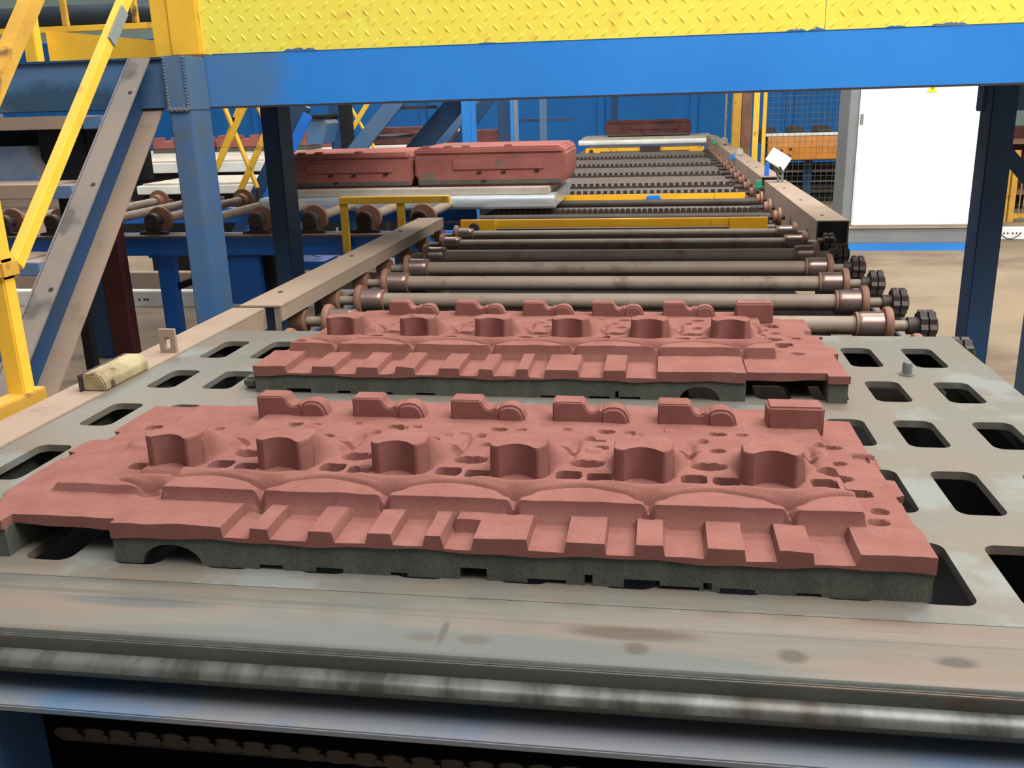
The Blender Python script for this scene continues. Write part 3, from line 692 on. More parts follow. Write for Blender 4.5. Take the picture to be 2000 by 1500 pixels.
MB().box(-2.335, -2.252, BY-0.012, BY+0.09, 0.255, 0.82).part('corner_post', M['yellow_paint'], T, 0.004)
MB().box(-2.248, -2.105, BY-0.02, BY+0.10, 0.259, 0.82).part('corner_post', M['yellow_paint'], T, 0.005)
pan = MB().box(-2.10, 0.675, BY-0.002, BY+0.006, 0.262, 0.82).part('checker_plate', M['yellow_plate'], T)
pan2 = MB().box(0.678, 2.7, BY-0.002, BY+0.006, 0.262, 0.82).part('checker_plate', M['yellow_plate'], T)
def lens(mb, cx, cz, a, L_=0.0225, Wd=0.0075, hgt=0.0022):
    ca, sa = math.cos(a), math.sin(a); ring_ = []
    for k in range(10):
        t = 2*math.pi*k/10; u = L_*math.cos(t); w = Wd*math.sin(t)*(1-0.35*abs(math.cos(t))); ring_.append((u*ca-w*sa, u*sa+w*ca))
    v = [(cx+p[0], BY-0.002, cz+p[1]) for p in ring_] + [(cx+p[0]*0.55, BY-0.002-hgt, cz+p[1]*0.5) for p in ring_]
    mb.add(v, [tuple(range(10, 20))] + [(k, (k+1) % 10, 10+(k+1) % 10, 10+k) for k in range(10)])
for panel, xa, xb in ((pan, -2.11, 0.675), (pan2, 0.678, 2.7)):
    mb = MB(); r_ = 0; z = 0.284
    while z < 0.72:
        x = xa+0.03+(0.037 if r_ % 2 else 0); kk = 0
        while x < xb-0.02:
            lens(mb, x, z, math.radians(-50 if r_ % 2 else 50)); x += 0.0735; kk += 1
        z += 0.0418; r_ += 1
    o = mb.part('raised_tread', M['yellow_plate'], panel, smooth=True); o['kind'] = 'stuff'
# paint chips along the lower edge of the checker plate
def chip(x0, x1, hmax, seed, m, zc=0.262, up=1):
    r = random.Random(seed); n = 14
    pts = [(x0, zc)] + [(x0+(x1-x0)*(k+0.5)/n, zc+up*hmax*(0.35+0.65*r.random())*math.sin(math.pi*(k+0.5)/n)**0.4) for k in range(n)] + [(x1, zc)]
    return MB().prism(pts, XZ, BY-0.0032, BY-0.0015)
for a, b_, h_, sd in ((-1.71, -1.55, 0.016, 1), (-0.80, -0.72, 0.006, 2), (0.52, 0.60, 0.012, 3), (0.61, 0.68, 0.014, 4), (0.92, 1.0, 0.008, 5), (1.10, 1.24, 0.014, 6)):
    chip(a, b_, h_, sd, None).part('paint_chip', M['blue_worn'], pan if b_ < 0.676 else pan2)
# weld beads round the joint
for (x, z0, z1) in ((-2.197, 0.03, 0.24), (-2.104, 0.03, 0.24)):
    mb = MB()
    for k in range(16): mb.lathe((x, PYF-0.006, z0+(z1-z0)*k/15), (0, -1, 0), [(0, 0.008), (0.004, 0.005)], 7)
    mb.part('weld_seam', M['blue_dusty'], T)
mb = MB()
for k in range(14): mb.lathe((-2.2+k*0.0074, PYF-0.006, 0.018+0.003*math.sin(k*2)), (0, -1, 0), [(0, 0.009), (0.005, 0.005)], 7)
mb.part('weld_seam', M['blue_dusty'], T)

# ------------------------------------------------------------------ stair up to the walkway
T = thing('stair', 'steep steel stair with dusty treads rising to the walkway on the left', 'stair', (-2.9, 3.0, -1.65))
SL = 0.957
def st(y): return 0.246 - SL*(4.08-y)
dirv = Vector((0, 1, SL)).normalized(); nrm = Vector((0, -SL, 1)).normalized()
def stringer(xw, side, nm):
    p0 = Vector((xw, 2.10, st(2.10))); p1 = Vector((xw, 4.08, st(4.08)))
    dn = -nrm
    mb = MB(); mb.bar(p0+dn*0.105, p1+dn*0.105, 0.012, 0.21, side=(1, 0, 0)); web = mb.part(nm, M['blue_dark'], T)
    for off, mt in ((0.005, 'dust_steel'), (0.205, 'dust_steel')):
        a = p0+dn*off+Vector((side*0.05, 0, 0)); b_ = p1+dn*off+Vector((side*0.05, 0, 0))
        if off > 0.1: b_ = b_ - dirv*0.10
        MB().bar(a, b_, 0.10, 0.010, side=(1, 0, 0)).part('flange', M['stringer_top'] if off < 0.1 else M['dust_steel'], web, 0.002)
    for k in range(4):
        q = p0 + (p1-p0)*(0.35+0.19*k); q = q + Vector((side*0.075, 0, 0)) + nrm*0.0
        MB().lathe(q, nrm, [(0, 0.010), (0.003, 0.009)], 10).part('bolt', M['dark_iron'], web)
M['stringer_top'] = mat('stringer_top', (148, 138, 130), (160, 146, 134), KT+0.1, 3, 0.7, spots=((112, 104, 100), 3.5, 0.6, 0.68), bump=0.05)
stringer(-2.35, 1, 'stringer'); stringer(-3.35, -1, 'stringer')
for k in range(7):
    z = 0.006 - 0.266*k; y = 3.78-0.282*k
    if z < -1.6: break
    t = MB().prism([(y, z), (y+0.25, z), (y+0.25, z-0.008), (y+0.008, z-0.008), (y+0.008, z-0.055), (y, z-0.055)], YZ, -3.34, -2.44).part('tread', M['dust_steel'], T, 0.002)
    MB().box(-2.44, -2.352, y+0.01, y+0.22, z-0.058, z-0.006).part('tread_bracket', M['blue_worn'], t, 0.003)
T = thing('stair_railing', 'yellow tubular stair railing on the left with a kick strip beside the pallet', 'railing', (-1.62, 2.09, -0.70))
MB().bar((-1.635, 2.09, -0.69), (-1.635, 2.09, 0.25), 0.050, 0.045, side=(1, 0, 0)).part('post', M['yellow_paint'], T, 0.004)
MB().box(-1.66, -1.60, 0.9, 2.14, -0.72, -0.682).part('kick_strip', M['yellow_dirty'], T, 0.003)
MB().bar((-1.62, 2.13, -0.36), (-1.62, 2.86, 0.365), 0.030, 0.038, side=(1, 0, 0)).part('knee_rail', M['yellow_paint'], T, 0.004)
MB().bar((-1.66, 1.95, -0.22), (-1.66, 2.60, 0.475), 0.040, 0.048, side=(1, 0, 0)).part('hand_rail', M['yellow_dirty'], T, 0.004)
MB().box(-1.668, -1.602, 2.055, 2.13, -0.385, -0.335).part('sleeve', M['yellow_dirty'], T, 0.008)
MB().bar((-1.604, 2.70, 0.207), (-1.604, 2.80, 0.306), 0.006, 0.038, side=(1, 0, 0)).part('splice', M['grey_paint'], T, 0.002)

# railing and kick plate of the upper landing
T = thing('landing_railing', 'yellow post with a tapered kick plate on the landing beside the corner post', 'railing', (-2.8, 4.55, 0.238))
MB().box(-3.15, -3.085, 4.5, 4.56, 0.24, 0.95).part('post', M['yellow_paint'], T, 0.004)
MB().prism([(-3.085, 0.247), (-2.42, 0.247), (-2.42, 0.345), (-3.085, 0.425)], XZ, 4.60, 4.608).part('kick_plate', M['yellow_paint'], T)
T = thing('handrail', 'long thin yellow horizontal rail behind the landing at top left', 'railing', (-4.5, 6.05, -1.65))
MB().box(-5.5, -2.85, 6.05, 6.085, 0.540, 0.580).part('rail', M['yellow_paint'], T, 0.004)
for x in (-4.84, -3.91, -3.41):
    MB().box(x-0.019, x+0.019, 6.05, 6.085, 0.58, 1.20).part('post', M['yellow_dirty'], T, 0.004)
for x in (-5.4, -3.085):
    MB().box(x-0.019, x+0.019, 6.05, 6.085, -1.65, 0.54).part('post', M['yellow_dirty'], T, 0.004)

# dark machinery under the landing
T = thing('sand_hopper', 'blue and black steel hopper standing in the dark behind the stair treads', 'hopper', (-3.6, 4.9, -1.65))
MB().box(-4.6, -3.16, 5.2, 5.6, -0.40, -0.02).part('housing', M['black_void'], T, 0.01)
MB().add([(-4.6, 4.85, -0.36), (-3.42, 4.85, -0.36), (-3.56, 4.95, -0.15), (-4.5, 4.95, -0.15), (-4.6, 5.22, -0.40), (-3.30, 5.22, -0.40), (-3.50, 5.22, -0.15), (-4.5, 5.22, -0.15)],
         [(0, 1, 2, 3), (1, 5, 6, 2), (0, 4, 5, 1)]).part('chute', M['blue_worn'], T)
MB().box(-3.50, -3.20, 4.98, 5.2, -0.39, -0.06).part('side_box', M['black_void'], T, 0.01)
for x in (-4.55, -3.62): MB().box(x-0.03, x+0.03, 5.3, 5.36, -1.65, -0.38).part('leg', M['black_void'], T)

# ------------------------------------------------------------------ cross conveyor on the left
T = thing('cross_conveyor_frame', 'bright blue beam and legs carrying the cross conveyor bearings on the left', 'machine frame', (-3.0, 6.3, -1.65))
MB().box(-5.4, -1.56, 6.2, 6.30, -0.975, -0.845).part('bearing_beam', M['blue_frame'], T, 0.004)
MB().box(-5.4, -1.56, 6.17, 6.33, -0.845, -0.830).part('top_plate', M['deck_dust'], T)
MB().box(-5.4, -1.56, 7.92, 8.02, -0.95, -0.82).part('bearing_beam', M['blue_frame'], T, 0.004)
MB().box(-5.4, -1.56, 7.0, 7.06, -1.02, -0.92).part('tie_beam', M['blue_frame'], T, 0.003)
for x, y in ((-3.55, 6.3), (-3.55, 7.95), (-1.75, 6.27), (-5.0, 6.3), (-5.0, 7.95), (-1.75, 7.95)):
    g = MB().box(x-0.055, x+0.055, y-0.05, y+0.05, -1.65, -0.99).part('leg', M['blue_frame'], T, 0.004)
    MB().box(x-0.1, x+0.1, y-0.07, y+0.07, -0.995, -0.975).part('foot_plate', M['blue_frame'], g)
MB().bar((-3.5, 6.32, -1.22), (-3.0, 7.3, -1.05), 0.03, 0.05).part('brace', M['black_void'], T)
T = thing('drive_cover', 'blue sheet metal cover box hanging under the cross conveyor beam', 'cover', (-2.9, 6.3, -1.65))
MB().box(-3.06, -2.80, 6.22, 6.6, -1.33, -0.985).part('body', M['blue_frame'], T, 0.006)
MB().box(-2.80, -2.73, 6.28, 6.6, -1.33, -0.985).part('side_panel', M['black_void'], T)
MB().box(-3.0, -2.85, 6.3, 6.5, -1.65, -1.33).part('foot', M['blue_dark'], T)
T = thing('motor_tray', 'small blue tray with a bent grey hose under the cross conveyor', 'tray', (-2.5, 6.6, -1.65))
MB().prism([(-2.68, -1.06), (-2.40, -1.06), (-2.43, -1.12), (-2.65, -1.12)], XZ, 6.45, 6.75).part('tray', M['blue_frame'], T)
MB().sweep([(-2.55+0.08*math.sin(t*0.5), 6.5+0.02*t, -1.0-0.04*math.sin(t*0.6)) for t in range(8)], 0.008).part('hose', M['grey_paint'], T)
MB().box(-2.56, -2.50, 6.58, 6.62, -1.65, -1.12).part('stand', M['dark_iron'], T)
def make_cross_roller(x, label):
    z = -0.735
    T = thing('cross_roller', label, 'roller', (x, 7.1, z), 'rollers of the cross conveyor')
    MB().lathe((x, 6.36, z), (0, 1, 0), [(0, 0.034), (1.42, 0.034)], 18).part('tube', M['tube'], T)
    for y, s in ((6.36, -1), (7.80, 1)):
        w = MB().lathe((x, y, z), (0, s, 0), [(-0.10, 0.04), (-0.095, 0.056), (-0.02, 0.056), (-0.018, 0.094), (0.0, 0.094), (0.006, 0.088), (0.006, 0.03)], 24).part('wheel', M['rust'], T)
        MB().lathe((x, y, z), (0, s, 0), [(0.006, 0.034), (0.08, 0.034)], 12).part('shaft', M['dark_iron'], w)
    b_ = MB()
    b_.lathe((x, 6.28, z), (0, -1, 0), [(0, 0.035), (0, 0.056), (0.045, 0.056), (0.05, 0.048), (0.05, 0.036), (0.044, 0.034), (0.044, 0.014), (0.05, 0.012)], 24)
    b_.prism([(x-0.05, z-0.01), (x+0.05, z-0.01), (x+0.052, -0.805), (x+0.105, -0.812), (x+0.105, -0.830), (x-0.105, -0.830), (x-0.105, -0.812), (x-0.052, -0.805)], XZ, 6.24, 6.278)
    b_.part('bearing_housing', M['dark_iron'], T)
    b2 = MB(); b2.prism([(x-0.045, z), (x+0.045, z), (x+0.07, -0.82), (x-0.07, -0.82)], XZ, 7.90, 7.95); b2.part('bearing_housing', M['dark_iron'], T)
    return T
xr = [-1.62-0.395*i for i in range(9)]
desc = ['behind the tip of the tan rail', 'between the legs of the yellow guard', 'first left of the yellow guard, behind the dark post', 'with the clear bearing between the two posts',
        'hidden behind the nearest blue post', 'with the clear bearing beside the sloping stringer', 'behind the upper flange of the stair stringer', 'behind the yellow knee rail of the stair', 'behind the stair treads at far left']
c0 = make_cross_roller(xr[0], 'rusty cross conveyor roller '+desc[0])
for x, d in zip(xr[1:], desc[1:]): dup(c0, (x, 7.1, -0.735), 'rusty cross conveyor roller '+d)
T = thing('roller_guard', 'yellow flat bar guard standing over the bearings of the cross conveyor', 'guard', (-1.75, 6.15, -0.86))
MB().box(-2.145, -1.38, 6.13, 6.19, -0.618, -0.572).part('top_bar', M['yellow_paint'], T, 0.003)
for x in (-2.12, -1.72):
    MB().box(x-0.025, x+0.025, 6.14, 6.17, -0.95, -0.618).part('leg', M['yellow_paint'], T, 0.002)
# ------------------------------------------------------------------ pallets with big red moulds
def silver_pallet(x0, x1, y0, y1, z0, label, hi=0.105, slab=0.055, edge='silver'):
    T = thing('mould_pallet', label, 'pallet', ((x0+x1)/2, (y0+y1)/2, z0))
    r = 0.03
    pr = [(y0+0.02, z0), (y0, z0+0.02), (y0-0.004, z0+hi*0.5), (y0, z0+hi-0.02), (y0+0.015, z0+hi), (y1, z0+hi), (y1, z0)]
    MB().prism(pr, YZ, x0, x1).part('edge_frame', M[edge], T, 0.003)
    MB().box(x0+0.07, x1-0.05, y0+0.05, y1-0.03, z0+hi, z0+hi+slab).part('top_slab', M['cream_slab'], T, 0.006)
    return T
silver_pallet(-3.19, -0.79, 7.2, 8.5, -0.78, 'silver edged pallet under the big pair of red moulds left of the main conveyor')
def mould(x0, x1, y0, y1, z0, z1, label, mtl, detail=True):
    T = thing('sand_mould', label, 'sand mould', ((x0+x1)/2, (y0+y1)/2, z0))
    h = z1-z0
    pr = [(x0+0.03, z0), (x0+0.02, z0+0.06*h/0.3), (x0, z0+0.3*h), (x0, z1-0.03), (x0+0.02, z1), (x1-0.04, z1), (x1, z1-0.05), (x1, z0+0.3*h), (x1-0.03, z0)]
    MB().prism(pr, XZ, y0, y1).part('block', M[mtl], T, 0.015)
    if detail:
        w = x1-x0
        MB().box(x0+0.26*w, x0+0.86*w, y0-0.012, y0+0.02, z0+0.42*h, z0+0.72*h).part('raised_panel', M[mtl], T, 0.006)
        MB().box(x0+0.02*w, x0+0.97*w, y0-0.008, y0+0.02, z0+0.05*h, z0+0.16*h).part('base_ledge', M['grey_sand'], T, 0.004)
        MB().box(x0+0.02*w, x0+0.985*w, y0-0.015, y0+0.02, z0+0.84*h, z0+0.90*h).part('rib', M[mtl], T, 0.008)
        for fx, fz in ((0.42, 0.34), (0.58, 0.34), (0.80, 0.36), (0.45, 0.12)):
            MB().box(x0+fx*w, x0+fx*w+0.035, y0-0.014, y0+0.01, z0+fz*h, z0+fz*h+0.012).part('vent_slot', M['black_void'], T)
        for fx in (0.05, 0.2, 0.32, 0.6):
            MB().box(x0+fx*w, x0+fx*w+0.06, y0+0.02, y0+0.08, z1-0.005, z1+0.014).part('top_lug', M[mtl], T, 0.005)
    return T
mould(-3.17, -1.955, 7.42, 8.40, -0.618, -0.345, 'dark red block mould on the left half of the silver edged pallet', 'red_sand_far')
mould(-1.935, -0.72, 7.40, 8.40, -0.618, -0.315, 'lighter red block mould on the right half of the silver edged pallet', 'red_sand_far')
silver_pallet(-3.6, -1.6, 11.8, 12.9, -0.62, 'grey pallet under the dark mould behind the big pair of red moulds', 0.08, 0.03, 'grey_paint')
mould(-3.24, -2.0, 12.0, 12.8, -0.51, -0.31, 'dark red mould further back above the big pair, cut by a blue column', 'dark_red_sand', False)
MB().box(-3.7, -1.5, 11.9, 12.8, -1.65, -0.63).solo('mould_bench', M['black_void'], 'dark bench under the dark mould in the background', 'bench', (-2.6, 12.3, -1.65), bevel=0.01)
silver_pallet(-1.58, 1.06, 18.9, 20.2, -0.83, 'white edged pallet at the far end of the main conveyor', 0.10, 0.05, 'white_edge')
mould(-1.05, 0.61, 19.1, 20.0, -0.675, -0.375, 'long red mould on the white edged pallet at the far end', 'dark_red_sand', True)
# rows of white pallets on the far left
def white_row(x0, x1, y0, z0, z1, label):
    T = thing('mould_pallet', label, 'pallet', ((x0+x1)/2, y0, z0))
    MB().box(x0, x1, y0, y0+1.2, z0, z1).part('edge_frame', M['white_edge'], T, 0.006)
    MB().box(x0+0.05, x1-0.05, y0+0.04, y0+1.15, z1, z1+0.02).part('top_slab', M['cream_slab'], T, 0.004)
white_row(-5.3, -3.2, 9.0, -0.785, -0.70, 'white edged pallet nearest behind the cross conveyor on the left')
white_row(-6.9, -4.3, 11.0, -0.70, -0.58, 'white edged empty pallet between the nearest white pallet and the far red cores')
white_row(-8.3, -4.6, 13.0, -0.69, -0.57, 'white edged pallet at the back left under the row of red cores')
MB().box(-5.3, -4.05, 9.1, 10.1, -1.65, -0.785).solo('pallet_stand', M['black_void'], 'dark stand below the nearest white edged pallet on the left', 'stand', (-4.3, 9.6, -1.65), bevel=0.01)
MB().box(-6.9, -4.3, 11.1, 12.1, -1.65, -0.70).solo('pallet_stand', M['black_void'], 'dark stand below the empty white edged pallet on the left', 'stand', (-5.6, 11.6, -1.65), bevel=0.01)
MB().box(-8.3, -4.6, 13.1, 14.1, -1.65, -0.69).solo('pallet_stand', M['black_void'], 'dark stand below the white pallet with the row of red cores', 'stand', (-6.4, 13.6, -1.65), bevel=0.01)
def far_core(x0, x1, y, z0, h, label):
    T = thing('sand_core', label, 'sand core', ((x0+x1)/2, y+0.3, z0))
    MB().box(x0, x1, y, y+0.6, z0, z0+h*0.25).part('sand_base', M['grey_sand'], T, 0.006)
    MB().box(x0, x1, y+0.01, y+0.58, z0+h*0.25, z0+h*0.75).part('red_top', M['red_sand_far'], T, 0.01)
    n = max(3, int((x1-x0)/0.22)); b0 = None
    for i in range(n):
        xx = x0+0.06+(x1-x0-0.15)*i/(n-1)
        if b0 is None: b0 = MB().box(xx-0.05, xx+0.06, y+0.05, y+0.2, z0+h*0.7, z0+h).part('boss', M['red_sand_far'], T, 0.008); xb0 = xx
        else: copy_part(b0, T, (xx-xb0, 0, 0))
far_core(-7.4, -6.45, 13.15, -0.55, 0.22, 'left one of the far red cores seen through the yellow braces')
far_core(-6.40, -5.0, 13.15, -0.55, 0.23, 'right one of the far red cores seen through the yellow braces')
mould(-5.55, -4.9, 14.2, 14.9, -0.56, -0.24, 'upright red mould at the back beside the dark blue stringer', 'red_sand_far', False)
MB().box(-5.8, -4.7, 14.15, 15.0, -1.65, -0.56).solo('pallet_stand', M['black_void'], 'dark stand under the upright red mould at the back', 'stand', (-5.2, 14.5, -1.65), bevel=0.01)
mould(-4.1, -3.2, 13.0, 13.7, -0.50, -0.27, 'red mould behind the blue stair stringers in the middle distance', 'dark_red_sand', False)
T = thing('mould_pallet', 'white edged pallet behind the middle stair', 'pallet', (-3.7, 13.3, -1.65))
MB().box(-4.4, -2.9, 12.95, 13.9, -0.62, -0.50).part('edge_frame', M['white_edge'], T, 0.006)
MB().box(-4.3, -3.0, 13.05, 13.8, -1.65, -0.62).part('support', M['black_void'], T)
# short rollers between the white pallets
def back_roller(x, label):
    T = thing('cross_roller', label, 'roller', (x, 9.9, -0.74), 'rollers behind the white pallets')
    MB().tube((x, 10.3, -0.66), (x, 10.95, -0.66), 0.034, 14).part('tube', M['tube'], T)
    MB().lathe((x, 10.95, -0.66), (0, 1, 0), [(0, 0.05), (0.0, 0.09), (0.03, 0.09), (0.03, 0.03)], 18).part('wheel', M['rust'], T)
    MB().box(x-0.03, x+0.03, 10.55, 10.62, -1.65, -0.68).part('stand', M['dark_iron'], T)
    return T
b0 = back_roller(-4.35, 'rusty roller behind the nearest white pallet, right of the blue corner post')
dup(b0, (-3.95, 9.9, -0.74), 'rusty roller behind the nearest white pallet, second right of the blue corner post')

# ------------------------------------------------------------------ chain conveyor beyond the rollers
T = thing('chain_conveyor', 'dusty flat chain conveyor with orange cross bars beyond the rollers', 'conveyor', (-0.25, 12, -1.65))
TC = T
MB().box(-1.36, 0.785, 6.46, 18.8, -0.86, -0.836).part('deck_plate', M['deck_dust'], T)
for x in (-1.5, 0.86):
    MB().box(x, x+0.12, 6.4, 18.8, -1.06, -0.935).part('side_beam', M['dark_iron'], T)
for y in (6.8, 10, 14, 18):
    for x in (-1.5, 0.86):
        MB().box(x+0.01, x+0.11, y-0.05, y+0.05, -1.65, -1.06).part('leg', M['blue_dark'], T)
def cross_bar(y, x0, x1, lab):
    b_ = MB().box(x0, x1, y, y+0.05, -0.82, -0.765).part('cross_bar', M['orange_paint'], T, 0.004)
    for xx, w in ((x0, 0.25), (x1-0.25, 0.25)):
        MB().box(xx, xx+w, y-0.012, y+0.03, -0.845, -0.762).part('bar_end', M['orange_paint'], b_, 0.003)
    MB().lathe((x0+0.10, y-0.012, -0.815), (0, -1, 0), [(0, 0.035), (0.03, 0.035), (0.035, 0.02)], 14).part('pivot', M['dark_iron'], b_)
cross_bar(6.38, -1.36, 0.72, '')
cross_bar(8.10, -1.2, 0.72, '')
cross_bar(16.4, -1.25, 0.75, '')
MB().box(-0.32, 0.02, 16.33, 16.42, -0.83, -0.74).part('bar_block', M['dark_iron'], T)
mb0 = MB().box(-0.10, 0.02, 8.0, 8.08, -0.83, -0.77).part('sensor_cube', M['blue_lens'], T, 0.01)
for y in (7.75, 6.75):
    MB().tube((-1.3, y+0.06, -0.81), (0.78, y+0.06, -0.81), 0.03, 12).part('drive_shaft', M['dark_iron'], T)
# chains
lkm = None
cw = ['nearest', 'second nearest', 'third', 'fourth', 'fifth', 'sixth', 'seventh']
for ci, y in enumerate((6.62, 7.30, 8.75, 9.55, 11.0, 12.6, 14.4)):
    c = thing('drive_chain', 'dark drive chain across the dusty conveyor deck, %s from the roller bed' % cw[ci], 'chain', (-0.25, y, -0.82), 'drive chains across the conveyor deck')
    if ci < 2:
        l0 = None
        for i in range(49):
            x = -1.28+i*0.042
            if l0 is None:
                mb = MB(); mb.box(x-0.018, x+0.018, y-0.02, y-0.012, -0.828, -0.802); mb.box(x-0.018, x+0.018, y+0.012, y+0.02, -0.828, -0.802)
                mb.tube((x, y-0.022, -0.808), (x, y+0.022, -0.808), 0.014, 8); l0 = mb.part('link', M['chain'], c)
            else: copy_part(l0, c, (i*0.042, 0, 0))
        MB().box(-1.32, 0.78, y-0.03, y+0.03, -0.836, -0.826).part('chain_track', M['dark_iron'], c)
    else:
        mb = MB()
        for i in range(34):
            x = -1.28+i*0.061
            mb.box(x-0.018, x+0.018, y-0.02, y+0.02, -0.828, -0.79)
        o = mb.part('links', M['chain'], c); o['kind'] = 'stuff'
        MB().box(-1.32, 0.78, y-0.05, y+0.05, -0.836, -0.820).part('chain_track', M['dark_iron'], c)
# upright end wheels along the right rail
e0 = None
for i in range(16):
    y = 6.7+i*0.6
    if e0 is None:
        e0 = MB().lathe((0.79, y, -0.80), (1, 0, 0), [(0, 0.03), (0.0, 0.045), (0.03, 0.045), (0.032, 0.066), (0.05, 0.066), (0.05, 0.02)], 18).part('guide_wheel', M['rust'], TC)
        MB().tube((0.70, y, -0.80), (0.87, y, -0.80), 0.02, 8).part('shaft', M['dark_iron'], e0)
    else:
        c = copy_part(e0, TC, (0, i*0.6, 0))
        for ch in e0.children:
            d = ch.copy(); C.objects.link(d); d.parent = c
# instruments on the right rail
T = thing('control_box', 'tilted white control box on a small stand beside the right rail', 'control box', (0.98, 8.3, -0.69))
ang = math.radians(-32); ca, sa = math.cos(ang), math.sin(ang)
def rb(x, z): return (0.985+x*ca-z*sa, -0.50+x*sa+z*ca)
MB().prism([rb(-0.085, -0.06), rb(0.085, -0.06), rb(0.085, 0.06), rb(-0.085, 0.06)], XZ, 8.15, 8.25).part('case', M['white_cab'], T, 0.006)
MB().prism([rb(-0.03, 0.06), rb(-0.005, 0.06), rb(-0.005, 0.078), rb(-0.03, 0.078)], XZ, 8.18, 8.21).part('button', M['dark_red'], T)
MB().prism([rb(0.05, 0.06), rb(0.075, 0.06), rb(0.075, 0.078), rb(0.05, 0.078)], XZ, 8.18, 8.21).part('button', M['dark_red'], T)
MB().box(0.985, 1.0, 8.2, 8.22, -0.69, -0.55).part('stand', M['grey_paint'], T)
MB().box(1.02, 1.035, 8.2, 8.22, -0.69, -0.56).part('stand', M['grey_paint'], T)
MB().box(0.92, 0.955, 8.55, 8.6, -0.6648, -0.55).part('back_tab', M['blue_frame'], T)
MB().sweep([(0.99+0.02*math.sin(t), 8.15, -0.56-0.012*t) for t in range(10)], 0.006).part('cable', M['dark_iron'], T)
def sensor(x, y, z, mtl, label):
    T = thing('light_sensor', label, 'sensor', (x, y, z))
    MB().box(x-0.028, x+0.028, y, y+0.06, z+0.0, z+0.075).part('body', M['grey_paint'], T, 0.006)
    MB().box(x-0.022, x+0.022, y-0.006, y, z+0.008, z+0.068).part('lens', M[mtl], T, 0.003)
    MB().box(x+0.028, x+0.10, y+0.01, y+0.05, z-0.002, z+0.03).part('arm', M['dust_steel'], T)
sensor(0.86, 8.40, -0.765, 'green_lens', 'photo sensor with a bright green lens under the white control box')
sensor(0.85, 11.4, -0.70, 'blue_lens', 'blue faced photo sensor on the right rail behind the white control box')
sensor(0.84, 15.0, -0.68, 'green_lens', 'small green photo sensor near the far end of the right rail')
sensor(-3.80, 7.6, -0.72, 'green_lens', 'photo sensor with a green lens right of the blue corner post')
T = thing('light_sensor', 'grey sensor head on a tab on the right rail behind the white control box', 'sensor', (0.98, 11.8, -0.665))
MB().lathe((0.96, 11.8, -0.62), (0, -1, 0), [(0, 0.04), (0.05, 0.04)], 14).part('head', M['cream_slab'], T)
MB().box(0.95, 0.99, 11.79, 11.83, -0.665, -0.62).part('tab', M['grey_paint'], T)
T = thing('light_sensor', 'white sensor head near the far end of the right rail', 'sensor', (0.95, 14.5, -0.665))
MB().lathe((0.95, 14.5, -0.60), (0, -1, 0), [(0, 0.05), (0.05, 0.05)], 14).part('head', M['cream_slab'], T)
MB().box(0.94, 0.98, 14.48, 14.53, -0.665, -0.60).part('tab', M['grey_paint'], T)

# ------------------------------------------------------------------ right hand side: cabinet, fence, machinery
T = thing('switch_cabinet', 'tall white switch cabinet with grey frame and blue base line right of the conveyor', 'cabinet', (2.7, 10.9, -1.65))
MB().box(1.985, 3.50, 10.66, 11.25, -1.57, 0.14).part('body', M['grey_paint'], T, 0.006)
dr = MB().box(2.085, 3.40, 10.625, 10.66, -1.375, 0.085).part('door', M['white_cab'], T, 0.012, seg=3)
MB().box(2.095, 2.125, 10.605, 10.627, -0.30, -0.20).part('lock', M['grey_paint'], dr, 0.003)
MB().box(1.99, 3.50, 10.655, 11.2, -1.65, -1.57).part('plinth', M['blue_beam'], T)
MB().box(2.06, 3.42, 10.64, 10.66, -1.405, -1.378).part('door_sill', M['cream_slab'], T)
MB().prism([(2.735, 0.0), (2.84, 0.0), (2.7875, 0.092)], XZ, 10.621, 10.626).part('warning_sign', M['sign_yellow'], T)
bolt = [(2.790, 0.062), (2.779, 0.036), (2.787, 0.037), (2.783, 0.016), (2.797, 0.042), (2.789, 0.041)]
MB().prism(bolt, XZ, 10.618, 10.622).part('bolt_symbol', M['black_void'], T)
T = thing('safety_fence', 'yellow framed wire mesh safety fence left of the white cabinet', 'fence', (1.7, 13.0, -1.65))
for x, w in ((1.215, 0.07), (1.36, 0.045)):
    MB().box(x-w/2, x+w/2, 13.0-(0.4 if w > 0.05 else 0), 13.05-(0.4 if w > 0.05 else 0), -1.65, 0.6).part('post', M['yellow_paint'], T, 0.004)
MB().box(2.75, 2.80, 13.0, 13.05, -1.65, 0.6).part('post', M['yellow_paint'], T, 0.004)
mb = MB()
for i in range(19):
    x = 1.39+i*0.073; mb.box(x-0.0022, x+0.0022, 13.02, 13.025, -1.62, 0.5)
for i in range(29):
    z = -1.6+i*0.073; mb.box(1.38, 2.75, 13.025, 13.03, z-0.0022, z+0.0022)
o = mb.part('wire_mesh', M['wire'], T, smooth=False); o['kind'] = 'stuff'
MB().box(1.38, 2.75, 13.0, 13.04, -1.62, -1.57).part('bottom_rail', M['orange_paint'], T)
T = thing('guard_column', 'tall brownish yellow guard column of folded mesh left of the bright yellow post', 'column', (1.05, 14.0, -1.65))
MB().box(1.03, 1.14, 14.0, 14.25, -1.65, 0.7).part('front_sheet', M['yellow_dirty'], T, 0.004)
MB().box(1.15, 1.29, 14.05, 14.25, -1.65, 0.7).part('side_sheet', M['brown_mesh'] if 'brown_mesh' in M else M['rust'], T, 0.004)
MB().box(1.0, 1.028, 15.3, 15.33, -1.65, 0.7).solo('thin_post', M['cream_edge'], 'thin olive post left of the brownish yellow guard column', 'post', (1.014, 15.3, -1.65), bevel=0.004)
T = thing('side_conveyor', 'roller conveyor with a pale rail and dark legs seen through the wire mesh', 'conveyor', (2.6, 15.8, -1.65))
